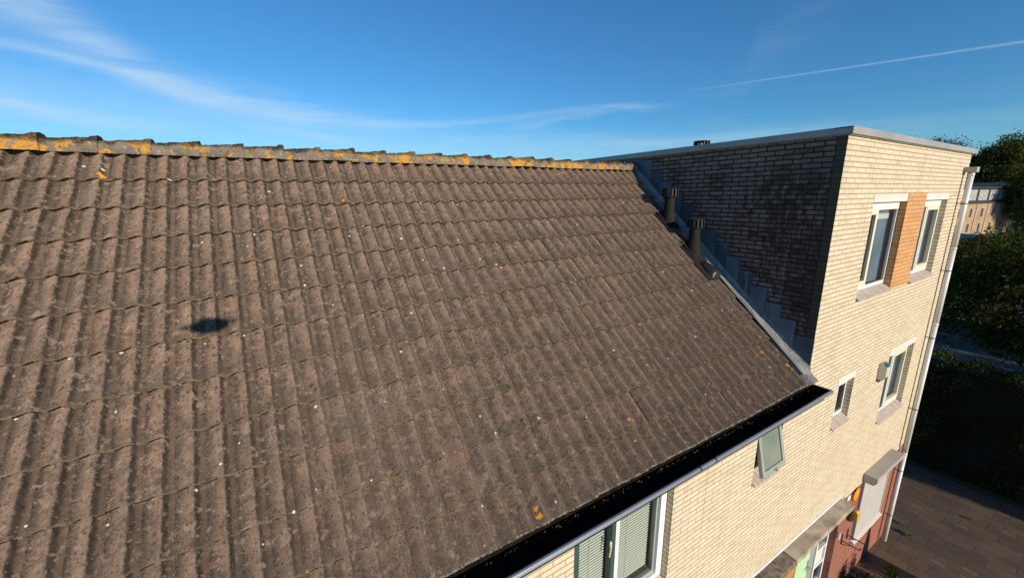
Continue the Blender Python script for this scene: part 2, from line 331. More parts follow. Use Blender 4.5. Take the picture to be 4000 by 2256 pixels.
def f_roll(t, p): p.inputs['Base Color'].default_value = (.006,.006,.006,1); p.inputs['Roughness'].default_value = 1; p.inputs['Specular IOR Level'].default_value = 0
ROLLM = mat('black_ridge_roll', f_roll)
def f_leaf(c1, c2, c3):
    def f(t, p):
        r = t.n('ShaderNodeNewGeometry'); q = t.noise(r.outputs['Position'], .9, 3)
        u = t.sep(t.uv('UVMap'))[0]
        c = t.mix(u, c1, c2); c = t.mix(t.ss(u, .90, .97), c, c3); c = t.mix(t.ss(q, .4, .7, 0, .5), c, tuple(x*.6 for x in c1))
        t.put(p.inputs['Base Color'], c); p.inputs['Roughness'].default_value = .85; p.inputs['Specular IOR Level'].default_value = .08
        tl = t.n('ShaderNodeBsdfTranslucent'); t.put(tl.inputs[0], t.mix(1.0, c, (1.0, 1.1, .5), 'MULTIPLY'))
        mx = t.n('ShaderNodeMixShader'); mx.inputs[0].default_value = .22
        t.put(mx.inputs[1], p.outputs[0]); t.put(mx.inputs[2], tl.outputs[0]); t.put(t.nt.nodes['Material Output'].inputs[0], mx.outputs[0])
    return f
LEAF = mat('street_tree_leaf', f_leaf((.038,.046,.009), (.078,.080,.015), (.28,.22,.03)))
LEAF_FAR = mat('far_leaf', f_leaf((.055,.070,.018), (.13,.135,.030), (.20,.19,.04)))
LEAF_HEDGE = mat('hedge_leaf', f_leaf((.020,.032,.008), (.055,.075,.014), (.10,.12,.02)))
LEAF_WEED = mat('weed_leaf', f_leaf((.10,.13,.02), (.20,.22,.04), (.3,.3,.06)))
BARK = simple('bark', (.06,.05,.04), .9, 0, .2, 12.0)

# ------------------------------------------------------------------ mesh building
LOC = {}
class B:
    def __init__(s): s.v, s.f, s.m, s.uv, s.sm = [], [], [], [], []
    def poly(s, pts, mi=0, uvs=None, smooth=False):
        b = len(s.v); s.v += [tuple(p) for p in pts]; s.f.append(tuple(range(b, b+len(pts)))); s.m.append(mi); s.sm.append(smooth)
        if uvs is None:
            a = Vector(pts[1])-Vector(pts[0]); c = Vector(pts[2])-Vector(pts[0]); n = a.cross(c)
            ax = max(range(3), key=lambda i: abs(n[i]))
            uvs = [((p[1], p[2]) if ax == 0 else (p[0], p[2]) if ax == 1 else (p[1], p[0])) for p in pts]
        s.uv += uvs
    def box(s, x0, x1, y0, y1, z0, z1, mi=0, skip=''):
        F = {'w': [(x0,y1,z0),(x0,y0,z0),(x0,y0,z1),(x0,y1,z1)], 'e': [(x1,y0,z0),(x1,y1,z0),(x1,y1,z1),(x1,y0,z1)],
             's': [(x0,y0,z0),(x1,y0,z0),(x1,y0,z1),(x0,y0,z1)], 'n': [(x1,y1,z0),(x0,y1,z0),(x0,y1,z1),(x1,y1,z1)],
             't': [(x0,y0,z1),(x1,y0,z1),(x1,y1,z1),(x0,y1,z1)], 'b': [(x0,y1,z0),(x1,y1,z0),(x1,y0,z0),(x0,y0,z0)]}
        for k, q in F.items():
            if k not in skip: s.poly(q, mi)
        return s
    def tube(s, a, b, r0, r1=None, n=16, mi=0, caps=True):
        r1 = r0 if r1 is None else r1; a, b = Vector(a), Vector(b); d = (b-a).normalized()
        u = d.orthogonal().normalized(); w = d.cross(u)
        A = [a+r0*(math.cos(t)*u+math.sin(t)*w) for t in [2*math.pi*i/n for i in range(n)]]
        C = [b+r1*(math.cos(t)*u+math.sin(t)*w) for t in [2*math.pi*i/n for i in range(n)]]
        for i in range(n):
            j = (i+1) % n; s.poly([A[i], A[j], C[j], C[i]], mi, smooth=True)
        if caps: s.poly(A[::-1], mi); s.poly(C, mi)
        return s
    def lathe(s, c, prof, n=20, mi=0):
        for (r0, z0), (r1, z1) in zip(prof, prof[1:]):
            for i in range(n):
                a, b = 2*math.pi*i/n, 2*math.pi*(i+1)/n
                P = [(c[0]+r0*math.cos(a), c[1]+r0*math.sin(a), c[2]+z0), (c[0]+r0*math.cos(b), c[1]+r0*math.sin(b), c[2]+z0),
                     (c[0]+r1*math.cos(b), c[1]+r1*math.sin(b), c[2]+z1), (c[0]+r1*math.cos(a), c[1]+r1*math.sin(a), c[2]+z1)]
                if r0 == 0: P = P[1:]
                elif r1 == 0: P = P[:3]
                s.poly(P, mi, smooth=True)
        return s
    def prism(s, prof, x0, x1, mi=0, axis=0):
        """closed profile [(a,b)] swept along x (axis 0) or y (axis 1)"""
        def P(x, q): return (x, q[0], q[1]) if axis == 0 else (q[0], x, q[1])
        n = len(prof)
        for i in range(n):
            j = (i+1) % n; s.poly([P(x0, prof[i]), P(x1, prof[i]), P(x1, prof[j]), P(x0, prof[j])], mi)
        s.poly([P(x0, q) for q in prof][::-1], mi); s.poly([P(x1, q) for q in prof], mi)
        return s
def link(name, me, mats, parent, kind=None):
    o = bpy.data.objects.new(name, me); COL.objects.link(o)
    for m in mats: me.materials.append(m)
    if parent is not None: o.parent = parent; LOC[o] = LOC[parent]
    else: LOC[o] = Vector((0,0,0))
    if kind: o['kind'] = kind
    return o
def obj(name, b, mats, parent=None, kind=None, weld=False, bevel=0.0, base=None):
    me = bpy.data.meshes.new(name)
    off = (LOC[parent] if parent is not None else Vector((0,0,0)))
    own = Vector(base) + Vector((0,0,G)) if base is not None else None   # own origin, in world space
    o0 = own if own is not None else off
    vs = [(x-o0.x, y-o0.y, z+G-o0.z) for x, y, z in b.v]
    me.from_pydata(vs, [], b.f); me.polygons.foreach_set('material_index', b.m); me.polygons.foreach_set('use_smooth', b.sm)
    uvl = me.uv_layers.new(name='UVMap'); uvl.data.foreach_set('uv', [c for q in b.uv for c in q])
    me.update()
    o = link(name, me, mats if isinstance(mats, (list, tuple)) else [mats], parent, kind)
    if own is not None: o.location = own-off; LOC[o] = own
    if weld or bevel:
        w = o.modifiers.new('weld', 'WELD'); w.merge_threshold = 1e-4
    if bevel:
        bv = o.modifiers.new('bevel', 'BEVEL'); bv.width = bevel; bv.segments = 2; bv.limit_method = 'ANGLE'
    return o
def empty(name, loc):
    o = bpy.data.objects.new(name, None); COL.objects.link(o); o.empty_display_size = .2
    o.location = Vector(loc)+Vector((0,0,G)); LOC[o] = o.location.copy(); return o
def tag(o, label, cat, group=None):
    o['label'] = label; o['category'] = cat
    if group: o['group'] = group
    return o

GZ = -G   # ground level in the drawing frame
# roof frame
EAVE = Vector((0, -.08, -3.01)); RIDGE_LIP = Vector((0, 3.05, -.174)); SL = (RIDGE_LIP-EAVE).length
UP = (RIDGE_LIP-EAVE).normalized(); NRM = Vector((0, -UP.z, UP.y))
XL = -13.0           # left end of the terrace that is built
YR = 3.17            # ridge line

# ------------------------------------------------------------------ wall with openings
def wall_front(b, x0, x1, z0, z1, openings, y=0.0, mi=0, matfn=None, extra_z=()):
    xs = sorted({x0, x1, *[o[0] for o in openings], *[o[1] for o in openings]})
    zs = sorted({z0, z1, *[o[2] for o in openings], *[o[3] for o in openings], *extra_z})
    for xa, xb in zip(xs, xs[1:]):
        for za, zb in zip(zs, zs[1:]):
            cx, cz = (xa+xb)/2, (za+zb)/2
            if cx < x0 or cx > x1 or cz < z0 or cz > z1: continue
            if any(o[0] < cx < o[1] and o[2] < cz < o[3] for o in openings): continue
            b.poly([(xa,y,za),(xb,y,za),(xb,y,zb),(xa,y,zb)], matfn(cx, cz) if matfn else mi)
def reveal(b, o, d, mi, room, y=0.0, left=None, right=None, wide=.0):
    x0, x1, z0, z1 = o
    b.poly([(x0,y,z0),(x0,y+d,z0),(x0,y+d,z1),(x0,y,z1)], mi if left is None else left)
    b.poly([(x1,y+d,z0),(x1,y,z0),(x1,y,z1),(x1,y+d,z1)], mi if right is None else right)
    b.poly([(x0,y,z1),(x0,y+d,z1),(x1,y+d,z1),(x1,y,z1)], mi)
    b.poly([(x0,y+d,z0),(x0,y,z0),(x1,y,z0),(x1,y+d,z0)], mi)
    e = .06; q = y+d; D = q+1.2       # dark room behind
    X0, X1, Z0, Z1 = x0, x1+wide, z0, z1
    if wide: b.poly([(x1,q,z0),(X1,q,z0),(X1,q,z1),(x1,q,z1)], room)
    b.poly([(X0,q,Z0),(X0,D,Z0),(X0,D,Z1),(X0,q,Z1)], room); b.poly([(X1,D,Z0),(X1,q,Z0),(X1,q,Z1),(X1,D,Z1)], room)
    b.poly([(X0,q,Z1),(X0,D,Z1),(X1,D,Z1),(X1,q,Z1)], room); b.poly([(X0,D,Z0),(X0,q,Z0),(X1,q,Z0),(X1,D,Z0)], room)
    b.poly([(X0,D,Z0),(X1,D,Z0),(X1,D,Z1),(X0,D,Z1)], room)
def frame_ring(b, x0, x1, z0, z1, y0, y1, w, mi=0, wb=None):
    wb = wb or w
    b.box(x0, x0+w, y0, y1, z0, z1, mi); b.box(x1-w, x1, y0, y1, z0, z1, mi)
    b.box(x0+w, x1-w, y0, y1, z1-w, z1, mi); b.box(x0+w, x1-w, y0, y1, z0, z0+wb, mi)

# openings (x0, x1, z0, z1)
W_TL = (1.12, 2.38, -2.00, -.745); W_TR = (3.20, 4.42, -2.00, -.745)
W_S = (1.07, 1.66, -4.02, -3.39);  W_M = (3.13, 4.40, -4.60, -3.39)
W_D = (.35, 2.30, -8.20, -6.05)
W_T = (-1.10, -.50, -4.05, -3.36);  W_B = (-3.97, -2.66, -4.62, -3.36)

# ================================================================== TALL HOUSE
tall = empty('tall_house', (2.64, 0, GZ))
tag(tall, 'tall flat-roofed cream brick house with sooty, shade-darkened side wall, rising beside the tiled roof', 'house')
b = B()
def mf(cx, cz):
    if cz < -5.89 and cx > 2.0: return 1
    return 0
low_ = lambda o: (o[0], o[1], o[2]-.086, o[3])
OP = [low_(W_TL), low_(W_TR), low_(W_S), low_(W_M), W_D]
wall_front(b, 0, 5.28, GZ-.05, .04, OP, mi=0, matfn=mf, extra_z=(-5.89,))
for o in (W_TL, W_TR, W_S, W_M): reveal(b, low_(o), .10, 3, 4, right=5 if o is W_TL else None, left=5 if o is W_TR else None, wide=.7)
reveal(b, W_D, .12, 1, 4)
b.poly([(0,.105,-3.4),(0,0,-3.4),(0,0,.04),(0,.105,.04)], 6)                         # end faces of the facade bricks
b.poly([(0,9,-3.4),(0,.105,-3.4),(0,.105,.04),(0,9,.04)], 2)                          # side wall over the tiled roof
b.poly([(5.28,0,GZ),(5.28,9,GZ),(5.28,9,.04),(5.28,0,.04)], 0)
b.poly([(5.28,9,GZ),(0,9,GZ),(0,9,.04),(5.28,9,.04)], 0)
b.poly([(0,0,-.08),(5.28,0,-.08),(5.28,9,-.08),(0,9,-.08)], 7)                        # flat roof
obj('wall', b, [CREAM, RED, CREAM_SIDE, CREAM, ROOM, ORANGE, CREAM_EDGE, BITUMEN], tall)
# raked movement joint on the side wall
b = B(); b.box(-.003, .001, .098, .108, -2.5, .03); obj('movement_joint', b, BLACKP, tall)
# parapet trim, in lengths with fine seams
b = B(); T0, T1 = .045, .125
prof = lambda: None
def trim_x(xa, xb): b.box(xa, xb, -.055, -.035, T0, T1); b.box(xa, xb, -.035, .13, T1-.012, T1-.001)
def trim_y(ya, yb): b.box(-.055, -.035, ya, yb, T0, T1); b.box(-.035, .13, ya, yb, T1-.013, T1-.002)
xs = [-.055, 1.05, 3.05, 5.36]
for i, (xa, xb) in enumerate(zip(xs, xs[1:])): trim_x(xa+(.0015 if i else 0), xb-.0015)
ys = [-.0335, .95, 3.0, 5.0, 7.0, 9.03]
for ya, yb in zip(ys, ys[1:]): trim_y(ya+.0015, yb-.0015)
b.box(5.34, 5.36, -.035, 9.03, T0, T1-.003); b.box(-.03, 5.33, -.03, -.002, .035, .05); b.box(-.03, -.002, -.0, 9, .034, .049)
obj('parapet_trim', b, ALU, tall)
# lead step flashing
steps = [(3.40,2.94,.012),(2.955,2.75,-.015),(2.765,2.54,-.20),(2.555,2.325,-.393),(2.34,2.105,-.592),(2.12,1.89,-.775),(1.90,1.675,-.965),(1.69,1.45,-1.152),(1.465,1.245,-1.346),(1.26,1.055,-1.517),(1.07,.854,-1.716),(.87,.63,-1.895),(.645,.425,-2.087),(.44,.227,-2.264),(.242,-.004,-2.452)]
b = B(); b2 = B()
line = lambda y: -2.842+.868*y+.03
for i, (ya, yb, zt) in enumerate(steps):
    x = -.006-.003*(i % 2)
    u_ = [(random.choice((.0,.15,.4,.7,.95)),)*2]*4; ed = [(0,0)]*4
    b.poly([(x,ya,line(ya)-.02),(x,yb,line(yb)-.02),(x,yb,zt-.004),(x-.002,ya,zt)], uvs=u_)
    b.poly([(x,yb,line(yb)-.02),(x+.008,yb,line(yb)-.02),(x+.008,yb,zt),(x,yb,zt-.004)], uvs=[(1,1)]*4)
    b.poly([(x-.002,ya,zt),(x,yb,zt-.004),(0.002,yb,zt+.006),(0.002,ya,zt+.010)], uvs=ed)
    b.box(x-.003, x-.0005, yb, yb+.010, line(yb)+.01, zt-.006)
N = 60
for i in range(N):      # lead gutter strip running down between tiles and wall
    ya, yb = -.02+i*(3.3/N), -.02+(i+1)*(3.3/N)
    def Q(y, k): 
        zz = line(y); dz = .006*math.sin(y*9)+.004*math.sin(y*23)
        return [(-.010, y, zz), (-.040, y, zz-.050+dz), (-.085, y, zz-.058+dz), (-.135, y, zz-.045+dz), (-.16, y, zz-.075)][k]
    for k in range(4): b2.poly([Q(ya,k), Q(yb,k), Q(yb,k+1), Q(ya,k+1)], smooth=True)
obj('step_flashing', b, LEAD, tall); obj('lead_gutter', b2, simple('worn_lead', (.30,.30,.29), .6, 0, .1, 6.0, (.12,.125,.13), .3), tall)
# windows of the tall house
def slats(b, x0, x1, z0, z1, y, pitch=.028, w=.026, tilt=.55):
    z = z1
    while z > z0+.01:
        dy, dz = w/2*math.cos(tilt), w/2*math.sin(tilt)
        b.poly([(x0,y-dy,z-dz),(x1,y-dy,z-dz),(x1,y+dy,z+dz),(x0,y+dy,z+dz)]); z -= pitch
    b.box(x0+.2, x0+.203, y-.015, y-.012, z0, z1)
def sill_tiles(parent, x0, x1, ztop, n, drop=.085, y0=.10, yf=-.045):
    b = B(); w = (x1-x0)/n
    for i in range(n):
        a, c = x0+i*w+.003, x0+(i+1)*w-.003; j = random.uniform(-.0012, .0012)
        b.prism([(y0, ztop+j), (yf, ztop-drop+j), (yf+.004, ztop-drop-.022+j), (y0, ztop-.024+j)][::-1], a, c)
    o = obj('sill', b, SILL, parent); return o
def window(parent, o, d, kind, lintel=True, label=None):
    x0, x1, z0, z1 = o; y0 = d-.02
    b = B(); zc = z0+.0
    frame_ring(b, x0+.001, x1-.001, z0+.001, z1-.002, y0, y0+.03, .042, 0, .05)
    if kind == 'left':       # left half a cream sash with a blind behind, right half fixed glass
        xm = x0+.47; b.box(xm-.02, xm+.02, y0-.004, y0+.026, z0+.05, z1-.047, 0)
        sash = (x0+.046, xm-.021); fix = (xm+.021, x1-.046)
    elif kind == 'right':
        xm = x0+.50; b.box(xm-.02, xm+.02, y0-.004, y0+.026, z0+.05, z1-.047, 0)
        sash = (xm+.021, x1-.046); fix = (x0+.046, xm-.021)
    else:
        xm = x0+.27; b.box(xm-.015, xm+.015, y0-.004, y0+.026, z0+.05, z1-.047, 0); sash = None; fix = (x0+.046, x1-.046)
    # head board under the lintel
    b.box(x0+.002, x1-.002, y0-.008, y0-.001, z1-.11, z1-.012, 0)
    w = obj('window', b, [WHITEP], parent)
    if label: w['label'] = label
    if lintel:
        lb = B().box(x0-.02, x1-.012 if kind == 'left' else x1+.012, -.006, .09, z1, z1+.112); obj('lintel', lb, STONE, w, bevel=.003)
    n = max(4, round((x1-x0)/.085)); sill_tiles(w, x0-.0, x1+.0, z0, n)
    if sash:
        s = B(); frame_ring(s, sash[0], sash[1], z0+.051, z1-.112, y0-.012, y0+.04, .058, 0, .085)
        so = obj('sash', s, [CREAMP], w)
        g = B(); g.poly([(sash[0]+.05,y0+.02,z0+.1),(sash[1]-.05,y0+.02,z0+.1),(sash[1]-.05,y0+.02,z1-.16),(sash[0]+.05,y0+.02,z1-.16)]); obj('pane', g, GLASS, w)
    g = B(); g.poly([(fix[0],y0+.008,z0+.05),(fix[1],y0+.008,z0+.05),(fix[1],y0+.008,z1-.05),(fix[0],y0+.008,z1-.05)]); obj('pane', g, GLASS, w)
    if kind in ('left', 'right'):
        v = B(); a, c = fix[0]+.01, fix[1]-.12
        v.prism([(y0+.05, z1-.17), (y0+.05, z1-.25), (y0+.12, z1-.27), (y0+.14, z1-.17)], a, c); obj('ventilation_grille', v, WHITEP, w)
        cu = B(); xs_ = np.linspace(fix[0]+.34, x1+.45, 26)
        for q, (xa, xb) in enumerate(zip(xs_, xs_[1:])):
            ya, yb = (.16, .20) if q % 2 else (.20, .16); cu.poly([(xa,ya,z0),(xb,yb,z0),(xb,yb,z1-.02),(xa,ya,z1-.02)])
        obj('curtain', cu, CURT, w)
    return w
w1 = window(tall, W_TL, .10, 'left', label='top-floor window left of the orange brick pier'); w2 = window(tall, W_TR, .10, 'right', label='top-floor window right of the orange brick pier')
w3 = window(tall, W_S, .10, 'small', label='small narrow window near the gutter end'); w4 = window(tall, W_M, .10, 'right', label='tall window beside the alarm box')
# orange brick pier between the two top windows
b = B(); b.box(W_TL[1]-.012, W_TR[0]+.0, -.012, .001, -2.09, -.632, 0); obj('brick_pier', b, ORANGE, tall)
# downpipe with hopper and brackets
PX, PY = 5.035, -.098; TOPZ = -.285
b = B()
for za, zb in ((-1.62,TOPZ-.01),(-3.1,-1.62),(-5.95,-3.1),(-8.19,-5.95)):
    b.tube((PX,PY,za+.012), (PX,PY,zb), .040, n=20); b.tube((PX,PY,zb-.05), (PX,PY,zb-.002), .0425, n=20)
dp = obj('downpipe', b, PVC, tall, weld=True)
b = B(); b.box(PX-.075, PX+.095, -.165, -.002, TOPZ-.0, TOPZ+.092); obj('rainwater_hopper', b, SHUTBOX, dp, bevel=.004)
for z in (-.83, -2.07, -3.405, -4.95, -6.39, -7.5):
    b = B(); b.box(PX-.045, PX-.032, -.06, .0, z-.007, z+.007); b.tube((PX,PY,z-.009), (PX,PY,z+.009), .0445, n=20); b.box(PX-.05, PX-.03, PY, -.055, z-.007, z+.007)
    obj('pipe_bracket', b, RUST if z > -2 else DGREEN, dp)
# roller shutter of the ground-floor window
b = B(); SX0, SX1 = 3.10, 4.50
b.prism([(-.002,-5.715),(-.205,-5.715),(-.205,-5.80),(-.16,-5.87),(-.002,-5.87)], SX0-.02, SX1-.02); shut = obj('roller_shutter', b, SHUTBOX, tall, bevel=.004)
b = B(); z = -7.19
while z < -5.88:
    b.prism([(-.030,z),(-.036,z+.012),(-.036,z+.030),(-.030,z+.040),(-.022,z+.040),(-.022,z)], SX0+.035, SX1-.035); z += .0405
obj('shutter_curtain', b, SHUT, shut)
for xa in (SX0, SX1-.035):
    b = B(); b.box(xa, xa+.034, -.045, -.001, -7.20, -5.872); obj('guide_rail', b, SHUT, shut)
b = B()
for i in range(15):
    a = SX0-.01+i*.0945; b.prism([(-.0, -7.205), (-.075, -7.245), (-.072, -7.285), (-.0, -7.285)][::-1], a+.002, a+.093)
obj('sill', b, STONE, shut)
b = B().box(2.31, 5.10, -.008, -.001, -5.90, -5.86); obj('lead_strip', b, STONE, tall)
# concrete ledge over the door
b = B(); CX = [2.115, .12, -2.6]
for i in range(2):
    xa, xb = CX[i+1]+.004, CX[i]-(.004 if i else 0)
    b.prism([(.0,-5.80),(-.195,-5.822),(-.200,-5.895),(.0,-5.895)], xa, xb, i)
lg = obj('concrete_ledge', b, [CONCRETE, simple('mossy_concrete', (.22,.18,.14), .9, 0, .3, 14.0, (.07,.06,.035), .5)], tall, bevel=.005)
b = B().box(-2.6, 2.115, -.012, -.001, -5.795, -5.735); obj('lead_upstand', b, STONE, tall)
# entrance: door, sidelight, boarding
b = B(); yd = .10
frame_ring(b, 1.83, 2.29, -8.19, -6.06, yd, yd+.07, .05)
for z in (-6.95, -7.30, -7.75): b.box(1.88, 2.24, yd, yd+.06, z, z+.045)
sl = obj('sidelight', b, WHITEP, tall)
for za, zb in ((-6.905,-6.11),(-7.70,-7.345)):
    b = B(); b.poly([(1.88,yd+.04,za),(2.24,yd+.04,za),(2.24,yd+.04,zb),(1.88,yd+.04,zb)]); obj('pane', b, GLASS, sl)
for za, zb in ((-7.255,-6.95),(-8.14,-7.75)):
    b = B().box(1.88, 2.24, yd+.03, yd+.05, za, zb); obj('infill_panel', b, STONE, sl)
b = B().box(1.05, 1.56, yd+.0, yd+.045, -8.19, -6.07); door = obj('door', b, MINT, tall, bevel=.003)
b = B().box(1.562, 1.828, yd+.02, yd+.07, -8.19, -6.06); obj('door_jamb', b, GREYP, tall)
b = B(); b.box(1.50, 1.535, yd-.012, yd-.001, -7.10, -6.88); b.tube((1.517,yd-.01,-7.0), (1.517,yd-.06,-7.0), .009, n=10); b.tube((1.517,yd-.055,-7.0), (1.40,yd-.055,-7.005), .009, n=10); obj('handle', b, ALU, door)
b = B()
for i in range(6): b.box(.36+i*.115, .36+i*.115+.11, yd+.01, yd+.035, -8.19, -6.07)
obj('timber_cladding', b, WOOD, tall)
# small parapet vent on the flat roof
def vent(name, parent, x, y, zb, zt, r, rc, hc):
    b = B(); b.tube((x,y,zb), (x,y,zt-hc+.01), r, n=20)
    b.lathe((x,y,zt-hc), [(0,0),(rc,0),(rc,.012),(r*.9,.014)], 24); b.lathe((x,y,zt), [(rc,-.016),(rc,-.004),(rc*.94,0),(0,.004)], 24)
    b.lathe((x,y,zt-.016), [(0,0),(rc*.98,0)], 24)
    for i in range(14):
        a = 2*math.pi*i/14; c, s_ = math.cos(a), math.sin(a); q = .010
        b.poly([(x+rc*c+q*s_, y+rc*s_-q*c, zt-hc+.012), (x+rc*c-q*s_, y+rc*s_+q*c, zt-hc+.012), (x+rc*c-q*s_, y+rc*s_+q*c, zt-.016), (x+rc*c+q*s_, y+rc*s_-q*c, zt-.016)], 1)
        b.poly([(x+rc*.98*c, y+rc*.98*s_, zt-hc+.012), (x+rc*.7*c, y+rc*.7*s_, zt-hc+.012), (x+rc*.7*c, y+rc*.7*s_, zt-.016), (x+rc*.98*c, y+rc*.98*s_, zt-.016)], 1)
    for dz in (.22, .62):
        z = zb+(zt-hc-zb)*dz; b.tube((x,y,z), (x,y,z+.012), r+.006, n=20)
    return obj(name, b, [VENTP, LOUVRE], parent)
vent('roof_vent', tall, .9, 2.46, -.08, .305, .07, .135, .17)

# ================================================================== LOW TERRACE HOUSE
low = empty('terraced_house', ((XL)/2, 3.2, GZ))
tag(low, 'lower cream brick house under the big lichen-spotted brown tiled roof, in front', 'house')
b = B()
wall_front(b, XL, -.0005, GZ-.05, -3.12, [low_(W_T), low_(W_B)], mi=0)
for o in (W_T, W_B): reveal(b, low_(o), .10, 0, 1)
YB = 2*YR
b.poly([(XL,YB,GZ),(XL,0,GZ),(XL,0,-3.12),(XL,YR,-.25),(XL,YB,-3.12)], 0)
b.poly([(0,YB,GZ),(XL,YB,GZ),(XL,YB,-3.12),(0,YB,-3.12)], 0)
obj('wall', b, [CREAM, ROOM], low)

# roof tiles ----------------------------------------------------------
TW, WP = .3038, .1519; ROWS = 12; L = SL/ROWS; XR = -.135; NX, NC = 28, 43
BLACKCELLS = {(3,0), (5,0), (6,0)}
def prof(u):
    if u < .60: return .031*(.5-.5*math.cos(math.pi*u/.60))
    return .031*(.5+.5*math.cos(math.pi*(u-.60)/.28)) if u < .88 else 0.0
V, F, UVT, UVR, MI, SM = [], [], [], [], [], []
def addq(idx, uvt, rr, mi, sm):
    F.append(idx); UVT.extend(uvt); UVR.extend([rr]*4); MI.append(mi); SM.append(sm)
for k in range(ROWS):
    for c in range(NC):
        x1 = XR-c*TW; x0 = x1-TW
        if x1 < XL+.05: continue
        black = (k, c) in BLACKCELLS
        js, jn, jr, jx = random.gauss(0,.0028), random.gauss(0,.0012), random.gauss(0,.004), random.gauss(0,.0007)
        rr = (random.random(), random.random()); flat = black
        top = -.02 if k == 0 else -.06
        svals = [k*L+top+js, k*L+L*.5+js, (k+1)*L-(.014 if k == ROWS-1 else .012)+js, (k+1)*L+js]
        base = len(V)
        for si, s_ in enumerate(svals):
            for i in range(NX+1):
                u = i/NX; h = prof((u*2) % 1.0) if not flat else .012+.012*(1 if 0.06 < u < .94 else 0)
                chip = random.gauss(0, .0014) if si >= 2 else 0
                hh = -.048 + h + .030*((s_-k*L)/L) + jn + .0035*(1-u) + jr*(u-.5)*.6
                if si == 3: hh -= .003
                P = RIDGE_LIP - UP*(s_+chip+jr*(u-.5)) + NRM*hh
                V.append((x0+u*TW*1.0+jx, P.y, P.z+G))
        for si in range(3):
            for i in range(NX):
                a = base+si*(NX+1)+i
                u0, u1 = (i/NX*2) % 1.0, ((i+1)/NX*2) % 1.0
                if u1 < u0: u1 = 1.0
                v0, v1 = [max(0, (svals[q]-js-k*L)/L) for q in (si, si+1)]
                addq((a+NX+1, a+NX+2, a+1, a), [(u0,v1),(u1,v1),(u1,v0),(u0,v0)], rr, 1 if black else (2 if k == ROWS-1 and si == 2 else 0), True)
        fb = len(V); lastrow = base+3*(NX+1); th = .020 if k < ROWS-1 else .024
        for i in range(NX+1):
            p_ = Vector(V[lastrow+i]); V.append(tuple(p_)); V.append(tuple(p_-NRM*(th+random.gauss(0,.002))+UP*.004))
        for i in range(NX):
            a = fb+2*i; addq((a+1, a+3, a+2, a), [((i/NX*2)%1.0,1.06),(min(1,(i/NX*2)%1.0+.1),1.06),(min(1,(i/NX*2)%1.0+.1),1.06),((i/NX*2)%1.0,1.06)], rr, 1 if black else (2 if k == ROWS-1 else 0), False)
        # thickness of the tile's side edge towards the lead gutter
        if c == 0:
            eb = len(V)
            for si in range(4):
                p_ = Vector(V[base+si*(NX+1)+NX]); V.append(tuple(p_)); V.append(tuple(p_-NRM*.022))
            for si in range(3):
                a = eb+2*si; addq((a, a+1, a+3, a+2), [(.5,.5)]*4, rr, 1 if black else 0, False)
me = bpy.data.meshes.new('roof'); off = LOC[low]
me.from_pydata([(x-off.x, y-off.y, z-off.z) for x, y, z in V], [], F)
me.polygons.foreach_set('material_index', MI); me.polygons.foreach_set('use_smooth', SM)
for nm, dat in (('tile', UVT), ('rnd', UVR)):
    l = me.uv_layers.new(name=nm); l.data.foreach_set('uv', [c for q in dat for c in q])
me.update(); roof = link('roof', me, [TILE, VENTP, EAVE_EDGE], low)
# underlay and the far slope
b = B()
e0 = EAVE-NRM*.085; r0 = RIDGE_LIP-NRM*.085+UP*.1
b.poly([(XL,e0.y,e0.z),(-.02,e0.y,e0.z),(-.02,r0.y,r0.z),(XL,r0.y,r0.z)], 0)
obj('roof_underlay', b, BITUMEN, low)
b = B(); n = int((0-XL)/WP*6)
for i in range(n):
    xa, xb = XL+i*(-.02-XL)/n, XL+(i+1)*(-.02-XL)/n; ha, hb = prof((xa/WP) % 1), prof((xb/WP) % 1)
    b.poly([(xa,YR+.12,-.2+ha),(xb,YR+.12,-.2+hb),(xb,YB+.08,-3.04+hb),(xa,YB+.08,-3.04+ha)][::-1], smooth=True)
obj('rear_slope', b, simple('rear_tile', (.15,.11,.09), .95, 0, .2, 9.0), low)
# black ridge roll under the ridge tiles
b = B(); b.box(XL, -.12, 3.078, 3.262, -.32, -.085); obj('ridge_roll', b, ROLLM, low)
# ridge tiles, each with its collar at the right end
RP = .368; x = -.02-.03; ridx = 0
def ridge_tile(x1):
    b = B(); nx = 26; na = 16; x0 = x1-RP-.05
    jz, jy = random.gauss(0,.003), random.gauss(0,.004)
    def ring(x, grow, drop):
        pts = []
        for a in range(na+1):
            th = math.pi*(a/na)
            w = .118+grow*.3; h = .112+grow*1.5
            cx, cz = math.cos(th), math.sin(th)
            # angular roof-like section with rounded top
            y = -w*(abs(cx)**.8)*(1 if cx > 0 else -1); z = h*(cz**.62) if cz > 0 else 0
            pts.append((x, YR+y+jy, -.176+z*(1+.06*mnoise.noise(Vector((x*16, th*3, 5))))+drop+jz+.006*mnoise.noise(Vector((x*40, th*5, 1)))*cz+random.gauss(0,.0012)))
        return pts
    rings = []
    for i in range(nx+1):
        t_ = i/nx; x = x0+(x1-x0)*t_; grow = .0+.023*t_+(.006 if t_ > .86 else 0); rings.append(ring(x, grow, 0))
    for i in range(nx):
        for a in range(na): b.poly([rings[i][a], rings[i+1][a], rings[i+1][a+1], rings[i][a+1]], smooth=True)
    b.poly(rings[-1]); b.poly(rings[0][::-1])
    o = obj('ridge_tile', b, RIDGE, roof, base=((x0+x1)/2, YR, -.182), weld=True)
    return o
while x > XL+.5:
    ridge_tile(x); x -= RP; ridx += 1
